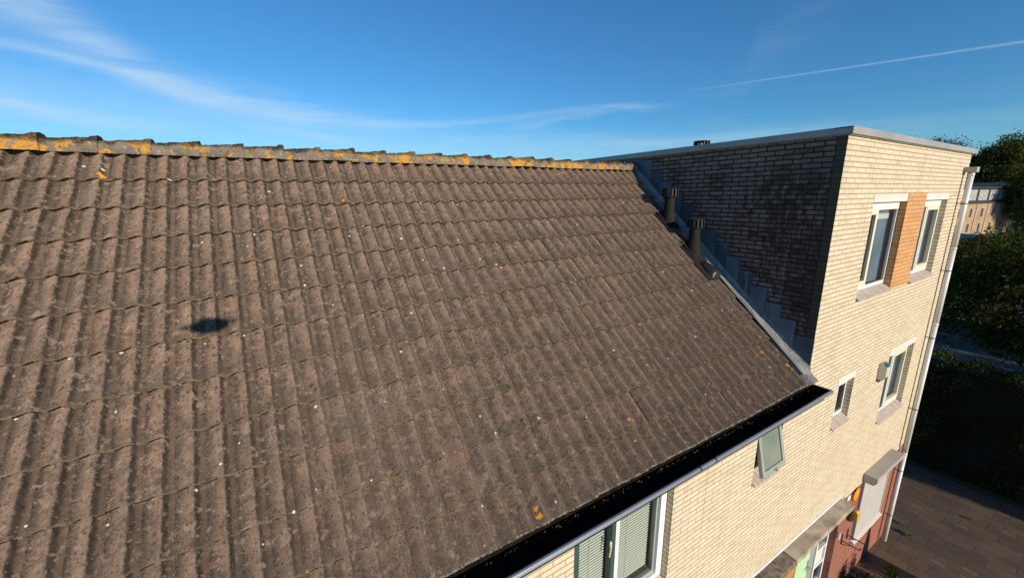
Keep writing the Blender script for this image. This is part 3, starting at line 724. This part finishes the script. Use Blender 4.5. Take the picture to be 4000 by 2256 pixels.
# vents on the roof by the wall
def on_roof(x, y): s_ = (3.05-y)/UP.y; P = RIDGE_LIP-UP*s_; return P
for (x, y, top) in ((-.27, 2.14, -.505), (-.255, 1.66, -.965)):
    P = on_roof(x, y); v = vent('vent_pipe', roof, x, P.y, P.z-.06, top, .078, .128, .135)
    b = B(); b.lathe((x,P.y,P.z+.0), [(.104,-.12),(.102,.02),(.097,.11),(.087,.125)], 24)
    b.poly([(x-.14, (P-UP*.17).y, (P-UP*.17).z+.012), (x+.11, (P-UP*.17).y, (P-UP*.17).z+.012), (x+.11, (P+UP*.17).y, (P+UP*.17).z+.012), (x-.14, (P+UP*.17).y, (P+UP*.17).z+.012)])
    obj('pipe_collar', b, VENTP, roof)
# cowl-shaped vent tile
P = on_roof(-.25, 1.36); b = B(); rows = 10; cols = 14
def cowl(i, j):
    t_ = i/rows; a = math.pi*j/cols; w = .11*math.sin(min(1, .25+t_*1.1)*math.pi/2); h = .105*(t_**.6)*(1 if t_ < .85 else 1-.9*(t_-.85)/.15)
    s_ = .16-t_*.32; q = P+UP*s_+NRM*(h*math.sin(a)-.005)
    return (-.245-w*math.cos(a), q.y, q.z)
for i in range(rows):
    for j in range(cols): b.poly([cowl(i,j), cowl(i,j+1), cowl(i+1,j+1), cowl(i+1,j)][::-1], smooth=True)
obj('vent_cowl', b, BLACKP, roof, weld=True)
# mortar fillet along the lower tile edge against the wall
b = B(); N = 46; mnoise.seed_set(3)
def fil(i, k):
    t_ = i/N; y = -.085+t_*.93; P = on_roof(0, y); n_ = mnoise.noise(Vector((y*14, k*3.1, 0)))*.010
    wd = 1.0-.55*t_
    xs_ = [-.012, -.045, -.085*wd-.03, -.125*wd-.03, -.150*wd-.03]; hs = [.075-.02*(1-t_), .065*wd+.01, .050*wd+.008, .030*wd+.004, -.03]
    q = P+NRM*(hs[k]+n_*.8); return (xs_[k]+n_, q.y, q.z)
for i in range(N):
    for k in range(4): b.poly([fil(i,k), fil(i,k+1), fil(i+1,k+1), fil(i+1,k)][::-1], smooth=True)
b.poly([fil(0,k) for k in range(5)]); obj('mortar_fillet', b, FILLET, roof, weld=True)

# gutter ---------------------------------------------------------------
b = B(); GL, GR = XL, .075; LY, LZ = -.255, -3.07
outer = [(-.002,-3.10),(-.002,-3.30),(-.13,-3.31),(-.20,-3.20),(LY+.012,LZ-.045)]
for (p, q) in zip(outer, outer[1:]):
    b.poly([(GL,p[0],p[1]),(GL,q[0],q[1]),(GR,q[0],q[1]),(GR,p[0],p[1])])
inner = [(-.006,-3.09),(-.010,-3.235),(-.185,-3.235),(LY+.030,LZ-.02)]
for (p, q) in zip(inner, inner[1:]):
    b.poly([(GR-.004,p[0],p[1]),(GR-.004,q[0],q[1]),(GL,q[0],q[1]),(GL,p[0],p[1])], 1)
for i in range(10):      # rolled lip
    a0, a1 = [math.radians(-60+i_*30) for i_ in (i, i+1)]; r = .021
    p = (LY+r*-math.sin(a0), LZ-.021+r*math.cos(a0)); q = (LY+r*-math.sin(a1), LZ-.021+r*math.cos(a1))
    b.poly([(GL,*p),(GR,*p),(GR,*q),(GL,*q)], 0, smooth=True)
b.poly([(GR,-.002,-3.08),(GR,LY,LZ),(GR,LY+.012,LZ-.045),(GR,-.20,-3.20),(GR,-.13,-3.31),(GR,-.002,-3.30)])
b.poly([(GR-.003,-.002,-3.08),(GR-.003,LY,LZ),(GR-.003,LY+.012,LZ-.045),(GR-.003,-.20,-3.20),(GR-.003,-.002,-3.235)][::-1], 1)
b.box(GR-.012, GR+.002, LY, -.002, LZ-.012, LZ+.002)
gut = obj('gutter', b, [ZINC, GUT_IN], low)
for xg in (-2.70, -2.46, -7.2):
    b = B(); r = .0235
    for i in range(9):
        a0, a1 = [math.radians(-50+i_*30) for i_ in (i, i+1)]
        p = (LY+r*-math.sin(a0), LZ-.021+r*math.cos(a0)); q = (LY+r*-math.sin(a1), LZ-.021+r*math.cos(a1))
        b.poly([(xg,*p),(xg+.016,*p),(xg+.016,*q),(xg,*q)], 0, smooth=True)
    obj('gutter_clip', b, BLACKP, gut)
# moss crumbs and dirt in the gutter under the eave
b = B()
for i in range(420):
    x = random.uniform(-9, -.05); y = -.088-abs(random.gauss(0,.008)); z = -3.058-abs(random.gauss(0,.012)); s_ = random.uniform(.003,.009)
    a = Vector((random.gauss(0,1),random.gauss(0,1),random.gauss(0,1))).normalized()*s_; c = a.orthogonal().normalized()*s_*random.uniform(.5,1)
    P = Vector((x,y,z)); e = a.cross(c).normalized()*s_*.7
    b.poly([P+a+c, P-a+c, P+e], random.choice((0,0,1))); b.poly([P-a+c, P-a-c, P+e], 0); b.poly([P-a-c, P+a-c, P+e], 0); b.poly([P+a-c, P+a+c, P+e], 1)
mo = obj('gutter_moss', b, [simple('moss', (.07,.055,.022), .95, 0, .3, 30), simple('dark_moss', (.05,.04,.02), .95, 0, .3, 30)], gut); mo['kind'] = 'stuff'

# windows of the low house
x0, x1, z0, z1 = W_B; y0 = .075
b = B(); frame_ring(b, x0+.001, x1-.001, z0+.001, z1-.001, y0, y0+.06, .055); b.box(x1-.088, x1-.056, y0+.001, y0+.059, z0+.05, z1-.05); xm = -3.38
b.box(xm-.03, xm+.025, y0-.01, y0+.075, z0+.05, z1-.05)
wb = obj('window', b, WHITEP, low); wb['label'] = 'wide window with half-open louvre blinds below the gutter'
s_ = B(); frame_ring(s_, x0+.058, xm-.032, z0+.056, z1-.056, y0-.02, y0+.05, .05); obj('sash', s_, [DGREEN], wb)
s_ = B(); frame_ring(s_, xm+.027, x1-.090, z0+.056, z1-.056, y0+.03, y0+.075, .028); obj('glazing_bead', s_, [GREYP], wb)
for a, c, yy in ((x0+.10, xm-.07, y0+.02), (xm+.05, x1-.11, y0+.055)):
    g = B(); g.poly([(a,yy,z0+.08),(c,yy,z0+.08),(c,yy,z1-.08),(a,yy,z1-.08)]); obj('pane', g, GLASS, wb)
    s_ = B(); slats(s_, a+.01, c-.01, z0+.10, z1-.09, yy+.055, .032, .0135, .6); obj('venetian_blind', s_, BLIND, wb)
s_ = B(); s_.tube((xm-.115,y0-.03,-3.90), (xm-.10,y0-.035,-3.76), .006, n=8); s_.box(xm-.112,xm-.092,y0-.03,y0-.018,-3.80,-3.74); obj('stay_handle', s_, CREAMP, wb)
sill_tiles(wb, x0, x1, z0, 15)
x0, x1, z0, z1 = W_T
b = B(); frame_ring(b, x0+.001, x1-.001, z0+.001, z1-.001, y0, y0+.07, .045); wt = obj('window', b, WHITEP, low); wt['label'] = 'frosted top-hung window standing ajar under the gutter end'
sill_tiles(wt, x0, x1, z0, 7)
ang = math.radians(13); hz = z1-.06; hl = (z1-.06)-(z0+.03)   # sash swings out at the foot
def sw(x, dy, dz): return (x, y0-.005-math.sin(ang)*dz+math.cos(ang)*dy, hz-math.cos(ang)*dz-math.sin(ang)*dy*1.0)
def swbox(b, xa, xb, ya, yb, da, db, mi=0):
    P = [[sw(x, y, d_) for d_ in (db, da)] for x, y in ((xa,ya),(xb,ya),(xb,yb),(xa,yb))]
    for i in range(4):
        j = (i+1) % 4; b.poly([P[i][0], P[j][0], P[j][1], P[i][1]], mi)
    b.poly([P[i][1] for i in range(4)], mi); b.poly([P[i][0] for i in range(4)][::-1], mi)
s_ = B(); A, C = x0+.03, x1-.03
swbox(s_, A, A+.055, -.045, 0, 0, hl); swbox(s_, C-.055, C, -.045, 0, 0, hl); swbox(s_, A+.055, C-.055, -.045, 0, 0, .05); swbox(s_, A+.055, C-.055, -.045, 0, hl-.07, hl)
obj('top_hung_sash', s_, [GREYP], wt)
s_ = B(); swbox(s_, A+.055, C-.055, -.028, -.022, .05, hl-.07); obj('pane', s_, FROST, wt)
s_ = B(); q = sw((A+C)/2+.01, .02, hl-.04); s_.tube(q, (q[0]+.005, q[1]-.10, q[2]+.0), .010, n=10); s_.box(q[0]-.02, q[0]+.05, q[1]-.075, q[1]-.055, q[2]-.012, q[2]+.012); obj('handle', s_, ALU, wt)

# ================================================================== THINGS ON THE WALL
b = B()
al = empty('alarm_box', (2.75, 0, -3.62)); tag(al, 'off-white wall alarm box with red lamp below and small solar panel on top', 'alarm box')
b.prism([(0,-3.42),(-.045,-3.405),(-.105,-3.47),(-.105,-3.64),(-.075,-3.69),(0,-3.69)], 2.665, 2.835); obj('housing', b, OFFW, al, bevel=.006)
b = B(); b.prism([(-.002,-3.692),(-.070,-3.692),(-.03,-3.745),(-.002,-3.745)], 2.675, 2.825); obj('lamp', b, REDP, al, bevel=.004)
b = B(); b.poly([(2.685,-.052,-3.408),(2.685,-.105,-3.465),(2.815,-.105,-3.465),(2.815,-.052,-3.408)][::-1]); b.v = [(x, y-.004, z+.006) for x, y, z in b.v]; obj('solar_panel', b, BLUEP, al)
yb = empty('wall_lantern_box', (2.78, 0, -6.45)); tag(yb, 'yellow box in a black surround hanging on red brick beside the closed shutter', 'wall box')
b = B(); b.prism([(-.12,-6.36),(-.12,-6.52),(-.10,-6.55),(-.05,-6.55),(-.05,-6.33),(-.10,-6.33)], 2.72, 2.82); obj('housing', b, YEL, yb, bevel=.008)
b = B(); b.tube((2.76,-.002,-6.44), (2.76,-.05,-6.44), .135, n=8); obj('backplate', b, BLACKP, yb)
b = B()
for i in range(24):
    a0, a1 = 2*math.pi*i/24, 2*math.pi*(i+1)/24; am = (a0+a1)/2; c0 = (2.80, -6.02)
    f_ = lambda a, r: (c0[0]+r*math.cos(a), -.035, c0[1]+r*math.sin(a))
    b.poly([(c0[0],-.045,c0[1]), f_(a0,.115), f_(am,.15), f_(a1,.115)]); b.poly([f_(a0,.115), (f_(a0,.115)[0],-.012,f_(a0,.115)[2]), (f_(am,.15)[0],-.012,f_(am,.15)[2]), f_(am,.15)])
so = obj('sun_ornament', b, ORN, None, base=(2.80, 0, -6.02)); tag(so, 'round orange metal sun ornament with a toothed rim on the red brick', 'wall ornament')
b = B().box(2.43, 2.56, -.02, -.001, -6.02, -5.935); pq = obj('plaque', b, WHITEP, None, base=(2.5,0,-5.98), bevel=.002); tag(pq, 'small blank white plaque at the end of the concrete ledge', 'plaque')
hooks = []
for i, (x, z) in enumerate(((2.60,-6.93),(2.845,-6.93))):
    b = B(); b.tube((x,-.012,z-.10), (x,-.012,z+.12), .009, n=8); b.tube((x,-.012,z-.02), (x+.02,-.27,z-.03), .009, n=8); b.tube((x,-.012,z-.10), (x+.01,-.15,z-.03), .006, n=8); b.tube((x+.02,-.27,z-.03), (x+.02,-.285,z+.03), .009, n=8)
    h = obj('basket_bracket', b, RUST, None, base=(x,0,z)); hooks.append(h)
tag(hooks[0], 'rusty iron basket bracket nearer the door, left of its twin', 'bracket', 'iron brackets by the shutter')
tag(hooks[1], 'rusty iron basket bracket nearer the shutter, right of its twin', 'bracket', 'iron brackets by the shutter')
b = B(); b.tube((2.33,-.03,-6.62),(2.33,-.03,-6.75),.018,n=10); b.box(2.32,2.34,-.03,-.001,-6.66,-6.64); b.tube((2.33,-.055,-6.60),(2.33,-.02,-6.60),.012,n=8)
db = obj('wall_thermometer', b, STONE, None, base=(2.33,0,-6.7)); tag(db, 'small pale gadget on the red brick just under the ledge', 'gadget')

# ================================================================== GROUND
def sheet(name, x0, x1, y0, y1, z, m, kind='structure', cell=None):
    b = B().poly([(x0,y0,z),(x1,y0,z),(x1,y1,z),(x0,y1,z)]) if False else B()
    b.poly([(x0,y0,z),(x1,y0,z),(x1,y1,z),(x0,y1,z)]); return obj(name, b, m, None, kind)
GRASSM = simple('rough_grass', (.045,.055,.02), .95, 0, .3, 2.0, (.03,.035,.015), .5)
sheet('ground', -600, 900, -500, 900, GZ-.012, GRASSM)
def f_pave(t, p):
    v = t.geo(); s_ = t.sep(v)
    b1 = t.n('ShaderNodeTexBrick'); t.put(b1.inputs['Vector'], t.comb(s_[1], s_[0], 0)); b1.offset = .37; b1.offset_frequency = 2
    b1.inputs['Scale'].default_value = 1; b1.inputs['Brick Width'].default_value = .60; b1.inputs['Row Height'].default_value = .30
    b1.inputs['Mortar Size'].default_value = .009; b1.inputs['Mortar Smooth'].default_value = .3
    b1.inputs['Color1'].default_value = (.165,.105,.062,1); b1.inputs['Color2'].default_value = (.12,.078,.05,1); b1.inputs['Mortar'].default_value = (.072,.052,.037,1)
    n = t.noise(v, 1.7, 5, .65); f_ = t.noise(v, 30, 3, .7)
    c = t.mix(t.ss(n, .4, .7, 0, .75), b1.outputs['Color'], (.085,.062,.048)); c = t.mix(t.ss(t.noise(v, .8, 4, .6), .5, .65, 0, .5), c, (.19,.125,.08)); c = t.mix(t.ss(f_, .5, .75, 0, .3), c, (.22,.17,.14))
    o = t.vor(t.comb(t.m('MULTIPLY', s_[0], 1.35), t.m('MULTIPLY', s_[1], 1.2), 0), 1.0, rnd=1.0)
    # a few pale yellowish bricks let into the slabs
    cell = t.n('ShaderNodeVectorMath', operation='SNAP'); t.put(cell.inputs[0], t.comb(s_[0], s_[1], 0)); cell.inputs[1].default_value = (.30/3, .60/3, 1)
    wn = t.n('ShaderNodeTexWhiteNoise', noise_dimensions='2D'); t.put(wn.inputs['Vector'], cell.outputs[0])
    c = t.mix(t.m('MULTIPLY', t.m('GREATER_THAN', wn.outputs['Value'], .982), .7), c, (.20,.16,.085))
    c = t.mix(t.ss(t.noise(v, 6, 4), .62, .7, 0, .6), c, (.06,.065,.02))
    t.put(p.inputs['Base Color'], c); p.inputs['Roughness'].default_value = .9
    bump(t, p, t.m('ADD', t.m('MULTIPLY', b1.outputs['Fac'], -1), t.m('MULTIPLY', f_, .3)), .7, .01)
sheet('paving', -14, 9.1, -9, -.0, GZ, mat('paving_slabs', f_pave)); sheet('side_paving', 5.28, 9.1, -.0, 14, GZ, bpy.data.materials['paving_slabs'])
def f_flag(t, p):
    v = t.geo(); s_ = t.sep(v); b1 = t.n('ShaderNodeTexBrick'); t.put(b1.inputs['Vector'], t.comb(s_[1], s_[0], 0)); b1.inputs['Scale'].default_value = 1
    b1.inputs['Brick Width'].default_value = .3; b1.inputs['Row Height'].default_value = .3; b1.inputs['Mortar Size'].default_value = .006
    b1.inputs['Color1'].default_value = (.060,.052,.042,1); b1.inputs['Color2'].default_value = (.050,.044,.037,1); b1.inputs['Mortar'].default_value = (.05,.05,.05,1)
    t.put(p.inputs['Base Color'], t.mix(t.ss(t.noise(v, .9, 5), .4, .7, 0, .5), b1.outputs['Color'], (.09,.09,.085))); p.inputs['Roughness'].default_value = .9
sheet('footpath', 14.5, 22.3, -60, 80, GZ, mat('footpath_flags', f_flag))
b = B().box(22.3, 22.43, -60, 80, GZ-.12, GZ+.012); obj('kerb', b, simple('kerb_stone', (.20,.19,.18), .9, 0, .15, 3), None, 'structure')
sheet('road', 22.43, 29, -60, 80, GZ-.09+.08, simple('asphalt', (.028,.025,.022), .95, 0, .15, 3.0, (.02,.018,.017), .3))
sheet('parking_lot', 33, 66, -40, 60, GZ-.004, simple('parking_paving', (.11,.10,.095), .9, 0, .15, 1.0))

# ================================================================== FOLIAGE
def leaves(centers, sizes, dirs=None, aspect=.6, tone=None):
    """numpy leaf quads -> (verts, faces, uv)"""
    n = len(centers); a = rng.normal(size=(n,3)); a /= np.linalg.norm(a, axis=1)[:,None]
    q = rng.normal(size=(n,3))
    if dirs is not None: a = a*.6+dirs; a /= np.linalg.norm(a, axis=1)[:,None]
    c = np.cross(a, q); c /= np.linalg.norm(c, axis=1)[:,None]; sz = sizes[:,None]
    P = np.stack([centers-a*sz*.5, centers+c*sz*aspect*.5, centers+a*sz*.5, centers-c*sz*aspect*.5], 1).reshape(-1,3)
    r = rng.random(n) if tone is None else tone
    return P, r
def foliage(name, P, r, m, parent, base=None):
    n = len(P)//4; me = bpy.data.meshes.new(name); me.vertices.add(len(P)); me.loops.add(len(P)); me.polygons.add(n)
    off = LOC[parent] if parent is not None else Vector((0,0,0))
    Q = P.copy(); Q[:,0] -= off.x; Q[:,1] -= off.y; Q[:,2] += G-off.z
    me.vertices.foreach_set('co', Q.ravel()); me.loops.foreach_set('vertex_index', np.arange(len(P)))
    me.polygons.foreach_set('loop_start', np.arange(0, len(P), 4)); me.polygons.foreach_set('loop_total', np.full(n, 4))
    uv = me.uv_layers.new(name='UVMap'); uv.data.foreach_set('uv', np.repeat(np.stack([r, r], 1), 4, 0).ravel()); me.update(); me.validate()
    return link(name, me, [m], parent)
def crown_pts(c, rad, nclump, per, spread, seed=None, hollow=.45):
    c = np.array(c); rad = np.array(rad); u = rng.normal(size=(nclump,3)); u /= np.linalg.norm(u, axis=1)[:,None]
    rr = hollow+(1-hollow)*rng.random(nclump)**.5; rr *= 1+.16*np.sin(u[:,0]*5+c[0])*np.cos(u[:,2]*6)+.08*np.sin(u[:,1]*9)
    cl = c+u*rr[:,None]*rad; tone = rng.random(nclump)
    pts = np.repeat(cl, per, 0)+rng.normal(size=(nclump*per,3))*spread*np.repeat(.6+.8*rng.random(nclump), per)[:,None]
    return pts, np.clip(np.repeat(tone, per)*.55+rng.random(nclump*per)*.45, 0, 1)
def tree(name, label, group, x, y, base_z, h, crown_c, rad, ncl, per, spread, leaf, m, cat='tree', trunk=.2):
    t_ = empty(name, (x, y, base_z)); tag(t_, label, cat, group)
    b = B(); top = crown_c[2]
    b.tube((x,y,base_z), (x+(crown_c[0]-x)*.4, y+(crown_c[1]-y)*.4, base_z+(top-base_z)*.6), trunk, trunk*.7, 10)
    b.tube((x+(crown_c[0]-x)*.4, y+(crown_c[1]-y)*.4, base_z+(top-base_z)*.6), crown_c, trunk*.7, trunk*.35, 10)
    for i in range(9):
        a = random.uniform(0, 2*math.pi); e = (crown_c[0]+rad[0]*.75*math.cos(a), crown_c[1]+rad[1]*.75*math.sin(a), crown_c[2]+rad[2]*random.uniform(-.3,.6))
        s0 = (x+(crown_c[0]-x)*.4, y+(crown_c[1]-y)*.4, base_z+(top-base_z)*random.uniform(.45,.6)); b.tube(s0, e, trunk*.32, trunk*.06, 6)
    obj('trunk', b, BARK, t_)
    p, tone = crown_pts(crown_c, rad, ncl, per, spread); P, r = leaves(p, leaf*(.6+.8*rng.random(len(p))), tone=tone)
    foliage('crown', P, r, m, t_); return t_
tree('street_tree', 'bushy street tree with yellowing leaf tips beyond the hedge, right behind the downpipe', 'trees along the street', 17.5, -2.2, GZ, 6, (17.6,-.7,-4.55), (3.4,3.6,2.4), 520, 60, .24, .13, LEAF)
tree('street_tree', 'second street tree across the road, behind the bushy one', 'trees along the street', 31.5, 2.5, GZ, 6, (31.5,2.4,-5.3), (3.2,4.2,1.9), 300, 60, .3, .16, LEAF)
# hedge
hg = empty('hedge', (9.9, -1, GZ)); tag(hg, 'tall dark clipped hedge along the paved side passage', 'hedge')
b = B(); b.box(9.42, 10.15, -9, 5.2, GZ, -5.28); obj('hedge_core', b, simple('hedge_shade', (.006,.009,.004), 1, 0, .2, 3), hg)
n = 34000; y = rng.uniform(-9, 5.3, n); k = rng.random(n); z = np.where(k < .72, GZ+.08+3.05*rng.random(n), -5.15); x = np.where(k < .72, 9.38, 9.35+.85*rng.random(n))
bul = .11*np.sin(y*3.1)+.09*np.sin(z*4.3+y*2)+.07*np.sin(y*7.7+z*3)
x = x-np.where(k < .72, bul*.9, 0)+rng.normal(0,.05,n); z = z+np.where(k < .72, 0, bul*1.3)+rng.normal(0,.05,n)
P, r = leaves(np.stack([x,y,z],1), .05+.06*rng.random(n), dirs=np.tile([-.2,0,.9],(n,1)), aspect=.45, tone=np.clip(.5+bul*2.2+rng.normal(0,.2,n), 0, 1)); foliage('hedge_foliage', P, r, LEAF_HEDGE, hg)
# far tree belt
far = [(120,34,18.0,4.0,'leftmost of the belt, a dark crown just over the parapet trim'),(122,29.5,18.3,3.8,'second from left, a small peaked crown over the parapet trim'),(119,25.2,17.2,3.6,'third from left, sunlit crown at the parapet end'),
 (121,21.2,14.0,3.6,'in the dip between the parapet and the tallest crown'),(120,17.2,17.8,4.4,'with the highest rounded sunlit crown of the belt'),(123,11.3,15.6,4.6,'at the far right edge of the belt'),
 (132,25.5,13.5,6.0,'set back, filling the belt behind the parapet end'),(133,15,14.2,6.0,'set back, filling the belt behind the highest crown'),(112,9.5,12.5,4.5,'lower and nearer, at the right end of the sand-coloured block')]
for i, (x, y, h, r_, l_) in enumerate(far):
    tree('far_tree', 'far broadleaf tree '+l_, 'tree belt behind the far apartment block', x, y, GZ, h, (x, y, GZ+h*.57), (r_, r_, h*.43), 420, 80, .62, .36, LEAF_FAR, trunk=.45)
tree('roadside_tree', 'dark roadside tree in front of the right end of the far block', 'trees along the street', 62, 3.2, GZ, 9, (62,2.6,GZ+4.6), (4.0,3.6,3.4), 340, 70, .45, .26, LEAF_FAR, trunk=.3)
tree('roadside_tree', 'low dark roadside tree at the foot of the far block', 'trees along the street', 50, 2.5, GZ, 5, (50,2.5,GZ+2.2), (3.4,3.4,1.9), 200, 60, .4, .26, LEAF, trunk=.2)
for x, y, l_ in ((20.5,-10.5,'added out-of-view street tree near the bushy one, shading the footpath'),(27.5,-13,'added out-of-view street tree opposite the footpath, shading the road'),(16,-17,'added out-of-view street tree farthest down the footpath, for shade')):
    tree('street_tree', l_, 'trees along the street', x, y, GZ, 7, (x,y,GZ+4.4), (3.6,3.9,2.9), 240, 60, .3, .2, LEAF)  # unseen trees added on the sun side to shade footpath and road

# ================================================================== FAR BUILDING
fbx, fby, fa = 68.0, 20.8, math.atan2(-7.0, 46.5)
fb = empty('apartment_block', (90, 17, GZ)); tag(fb, 'far sand-coloured block with a strip of pale roof panels, beyond the trees', 'building')
def FB(u, w, z): return (fbx+u*math.cos(fa)-w*math.sin(fa), fby+u*math.sin(fa)+w*math.cos(fa), z)
def fbox(b, u0, u1, w0, w1, z0, z1, mi=0):
    P = [FB(u0,w0,0), FB(u1,w0,0), FB(u1,w1,0), FB(u0,w1,0)]
    for i in range(4):
        j = (i+1) % 4; b.poly([(P[i][0],P[i][1],z0),(P[j][0],P[j][1],z0),(P[j][0],P[j][1],z1),(P[i][0],P[i][1],z1)], mi)
    b.poly([(p[0],p[1],z1) for p in P], mi)
SAND = simple('sand_brick', (.42,.29,.17), .9, 0, .1, .8); DARKW = simple('dark_cladding', (.04,.045,.055), .5, 0, .1, 2)
PANEL = simple('roof_panel', (.62,.60,.55), .6, 0, .12, 1.5); WHT = simple('white_trim', (.56,.50,.42), .5, 0, .05, 2)
b = B(); fbox(b, 0, 46.5, 0, 10, GZ, -2.75); fbox(b, 44.9, 46.5, -.05, 10, -2.75, .9); obj('wall', b, SAND, fb)
b = B(); fbox(b, 0, 44.9, .35, 10, -2.75, -.25); fbox(b, -.3, 45, -.25, .35, -2.75, -2.45); fbox(b, -.3, 45, .1, 10.2, -.25, .05); obj('attic_storey', b, DARKW, fb)
for i in range(11):
    b = B(); u = .6+i*4.05; fbox(b, u, u+3.2, .22, .34, -2.25, -.45)
    for j in range(7): fbox(b, u+.15+j*.45, u+.22+j*.45, .19, .225, -2.25, -.45, 1)
    obj('roof_panel', b, [PANEL, DARKW], fb)
for i in range(11):
    for j, zz in enumerate((-5.2, -7.8)):
        b = B(); u = 2.0+i*4.05; fbox(b, u, u+.85, -.03, .05, zz, zz+1.7); fr = obj('window', b, WHT, fb)
        b = B(); fbox(b, u+.1, u+.75, -.06, -.031, zz+.1, zz+1.6); obj('pane', b, DARKW, fr)
for i in range(12):
    b = B(); fbox(b, .1+i*4.05, .28+i*4.05, -.10, -.001, GZ, -2.76); obj('rain_pipe', b, WHT, fb)
# garage row in front of it
ga = empty('garage', (62, 11.5, GZ)); tag(ga, 'low garage with a pale flat roof edge in front of the far block', 'garage')
b = B().box(58, 64, 9.0, 13, GZ, GZ+2.5); obj('wall', b, SAND, ga)
b = B().box(57.8, 64.2, 8.8, 13.2, GZ+2.5, GZ+2.75); obj('roof', b, simple('garage_fascia', (.34,.29,.22), .7, 0, .1, 2), ga)
b = B().box(57.94, 57.999, 9.6, 10.9, GZ+.05, GZ+2.1); b.box(57.94, 57.999, 11.3, 12.5, GZ+.05, GZ+2.1); obj('garage_door', b, DARKW, ga)

# ================================================================== PLANTS AND DRONE
def shrub(name, label, x, y, h, r, n, leaf, m, cone=False, group=None):
    t_ = empty(name, (x, y, GZ)); tag(t_, label, 'conifer' if cone else 'shrub', group)
    b = B(); b.tube((x,y,GZ), (x,y,GZ+h*.85), .02, .006, 8)
    for i in range(8):
        a = random.uniform(0,6.28); zz = GZ+h*random.uniform(.05,.4); b.tube((x,y,zz), (x+r*.7*math.cos(a), y+r*.7*math.sin(a), zz+h*.35), .008, .003, 5)
    obj('stem', b, BARK, t_)
    k = rng.random(n); a = rng.uniform(0, 2*np.pi, n)
    if cone: rad = r*np.sin(np.clip((1-k)*1.9, 0, np.pi/2))*rng.random(n)**.35; z = GZ+.05+k*h
    else: rad = r*np.sqrt(rng.random(n))*(1.15-.6*k)*(1+.35*np.sin(a*5)); z = GZ+.03+k*h*(.72+.28*np.sin(a*7+1))
    P, rr = leaves(np.stack([x+rad*np.cos(a), y+rad*np.sin(a), z],1), leaf*(.6+.8*rng.random(n)), dirs=np.tile([0,0,.8],(n,1)), aspect=.4)
    foliage('foliage', P, rr, m, t_); return t_
shrub('conifer', 'slim pointed conifer standing out on the paving, its shadow on the red brick', 4.55, -3.0, 1.58, .24, 9000, .07, LEAF_HEDGE, True)
shrub('shrub', 'leafy shrub at the foot of the red brick wall by the entrance', 3.08, -.34, .50, .26, 1300, .07, LEAF_HEDGE, group='shrubs by the red brick wall')
shrub('shrub', 'tall twiggy shrub standing off the red brick wall', 3.75, -1.5, .90, .28, 420, .10, LEAF, group='shrubs by the red brick wall')
shrub('shrub', 'twiggy shrub further out on the paving', 3.35, -2.1, 1.10, .30, 420, .10, LEAF, group='shrubs by the red brick wall')
wl = ['weed with bright leaves in a paving joint right of the downpipe foot', 'small weed close behind the downpipe foot', 'large grassy weed on the paving below the conifer shadow', 'tiny weed in the paving beside the large grassy one', 'lone weed further along the paving by the hedge']
for i, (x, y, s_) in enumerate(((5.75,-.36,.10),(6.05,-.12,.08),(4.12,-.52,.20),(4.35,-.42,.10),(7.6,-.95,.06))):
    n = int(34+s_*260); a = rng.uniform(0,2*np.pi,n); rad = s_*.8*rng.random(n); t0 = rng.random(n)
    P, rr = leaves(np.stack([x+rad*np.cos(a), y+rad*np.sin(a), GZ+.01+s_*.6*t0],1), np.full(n, s_*.55), dirs=np.stack([np.cos(a)*.5,np.sin(a)*.5,np.full(n,.8)],1), aspect=.28)
    w = foliage('weed', P, rr, LEAF_WEED, None); tag(w, wl[i], 'weed', 'weeds in the paving joints')

DR = Vector((-5.915, -2.245, -.577)); fh = Vector((math.sin(yaw), math.cos(yaw), 0)); rh = Vector((math.cos(yaw), -math.sin(yaw), 0))
dr = empty('camera_drone', DR); tag(dr, 'small grey quadcopter whose dark shadow lies on the brown roof tiles', 'drone')
b = B(); prof_ = [(-.098,.016),(-.078,.040),(-.02,.052),(.04,.049),(.08,.036),(.098,.016)]
for (t0, r0_), (t1, r1_) in zip(prof_, prof_[1:]): b.tube(DR+fh*t0, DR+fh*t1, r0_, r1_, 16, caps=False)
b.v = [tuple(DR+rh*(Vector(p)-DR).dot(rh)*2.35+fh*(Vector(p)-DR).dot(fh)+Vector((0,0,(Vector(p)-DR).z))) for p in b.v]
b.tube(DR-fh*.096, DR-fh*.095, .012, .012, 12); b.tube(DR+fh*.097, DR+fh*.098, .012, .012, 12); obj('body', b, DRONEM, dr)
for sx in (-1, 1):
    for sy in (-1, 1):
        tip = DR+rh*sx*.118+fh*(sy*.085-.01)+Vector((0,0,.018))
        b = B(); b.tube(DR+rh*sx*.03+fh*sy*.03, tip-Vector((0,0,.01)), .011, .008, 8); ar = obj('arm', b, DRONEM, dr)
        b = B(); b.tube(tip-Vector((0,0,.022)), tip+Vector((0,0,.012)), .013, .012, 12); obj('motor', b, DRONEM, ar)
        b = B(); an = random.uniform(-.35,.35); dv = rh*math.cos(an)+fh*math.sin(an); dp_ = fh*math.cos(an)-rh*math.sin(an)
        for q in (-1, 1): b.poly([tip+Vector((0,0,.014))+dv*q*.006-dp_*.004, tip+Vector((0,0,.014))+dv*q*.055-dp_*.007, tip+Vector((0,0,.017))+dv*q*.058+dp_*.006, tip+Vector((0,0,.018))+dv*q*.006+dp_*.006])
        obj('propeller', b, BLACKP, ar)
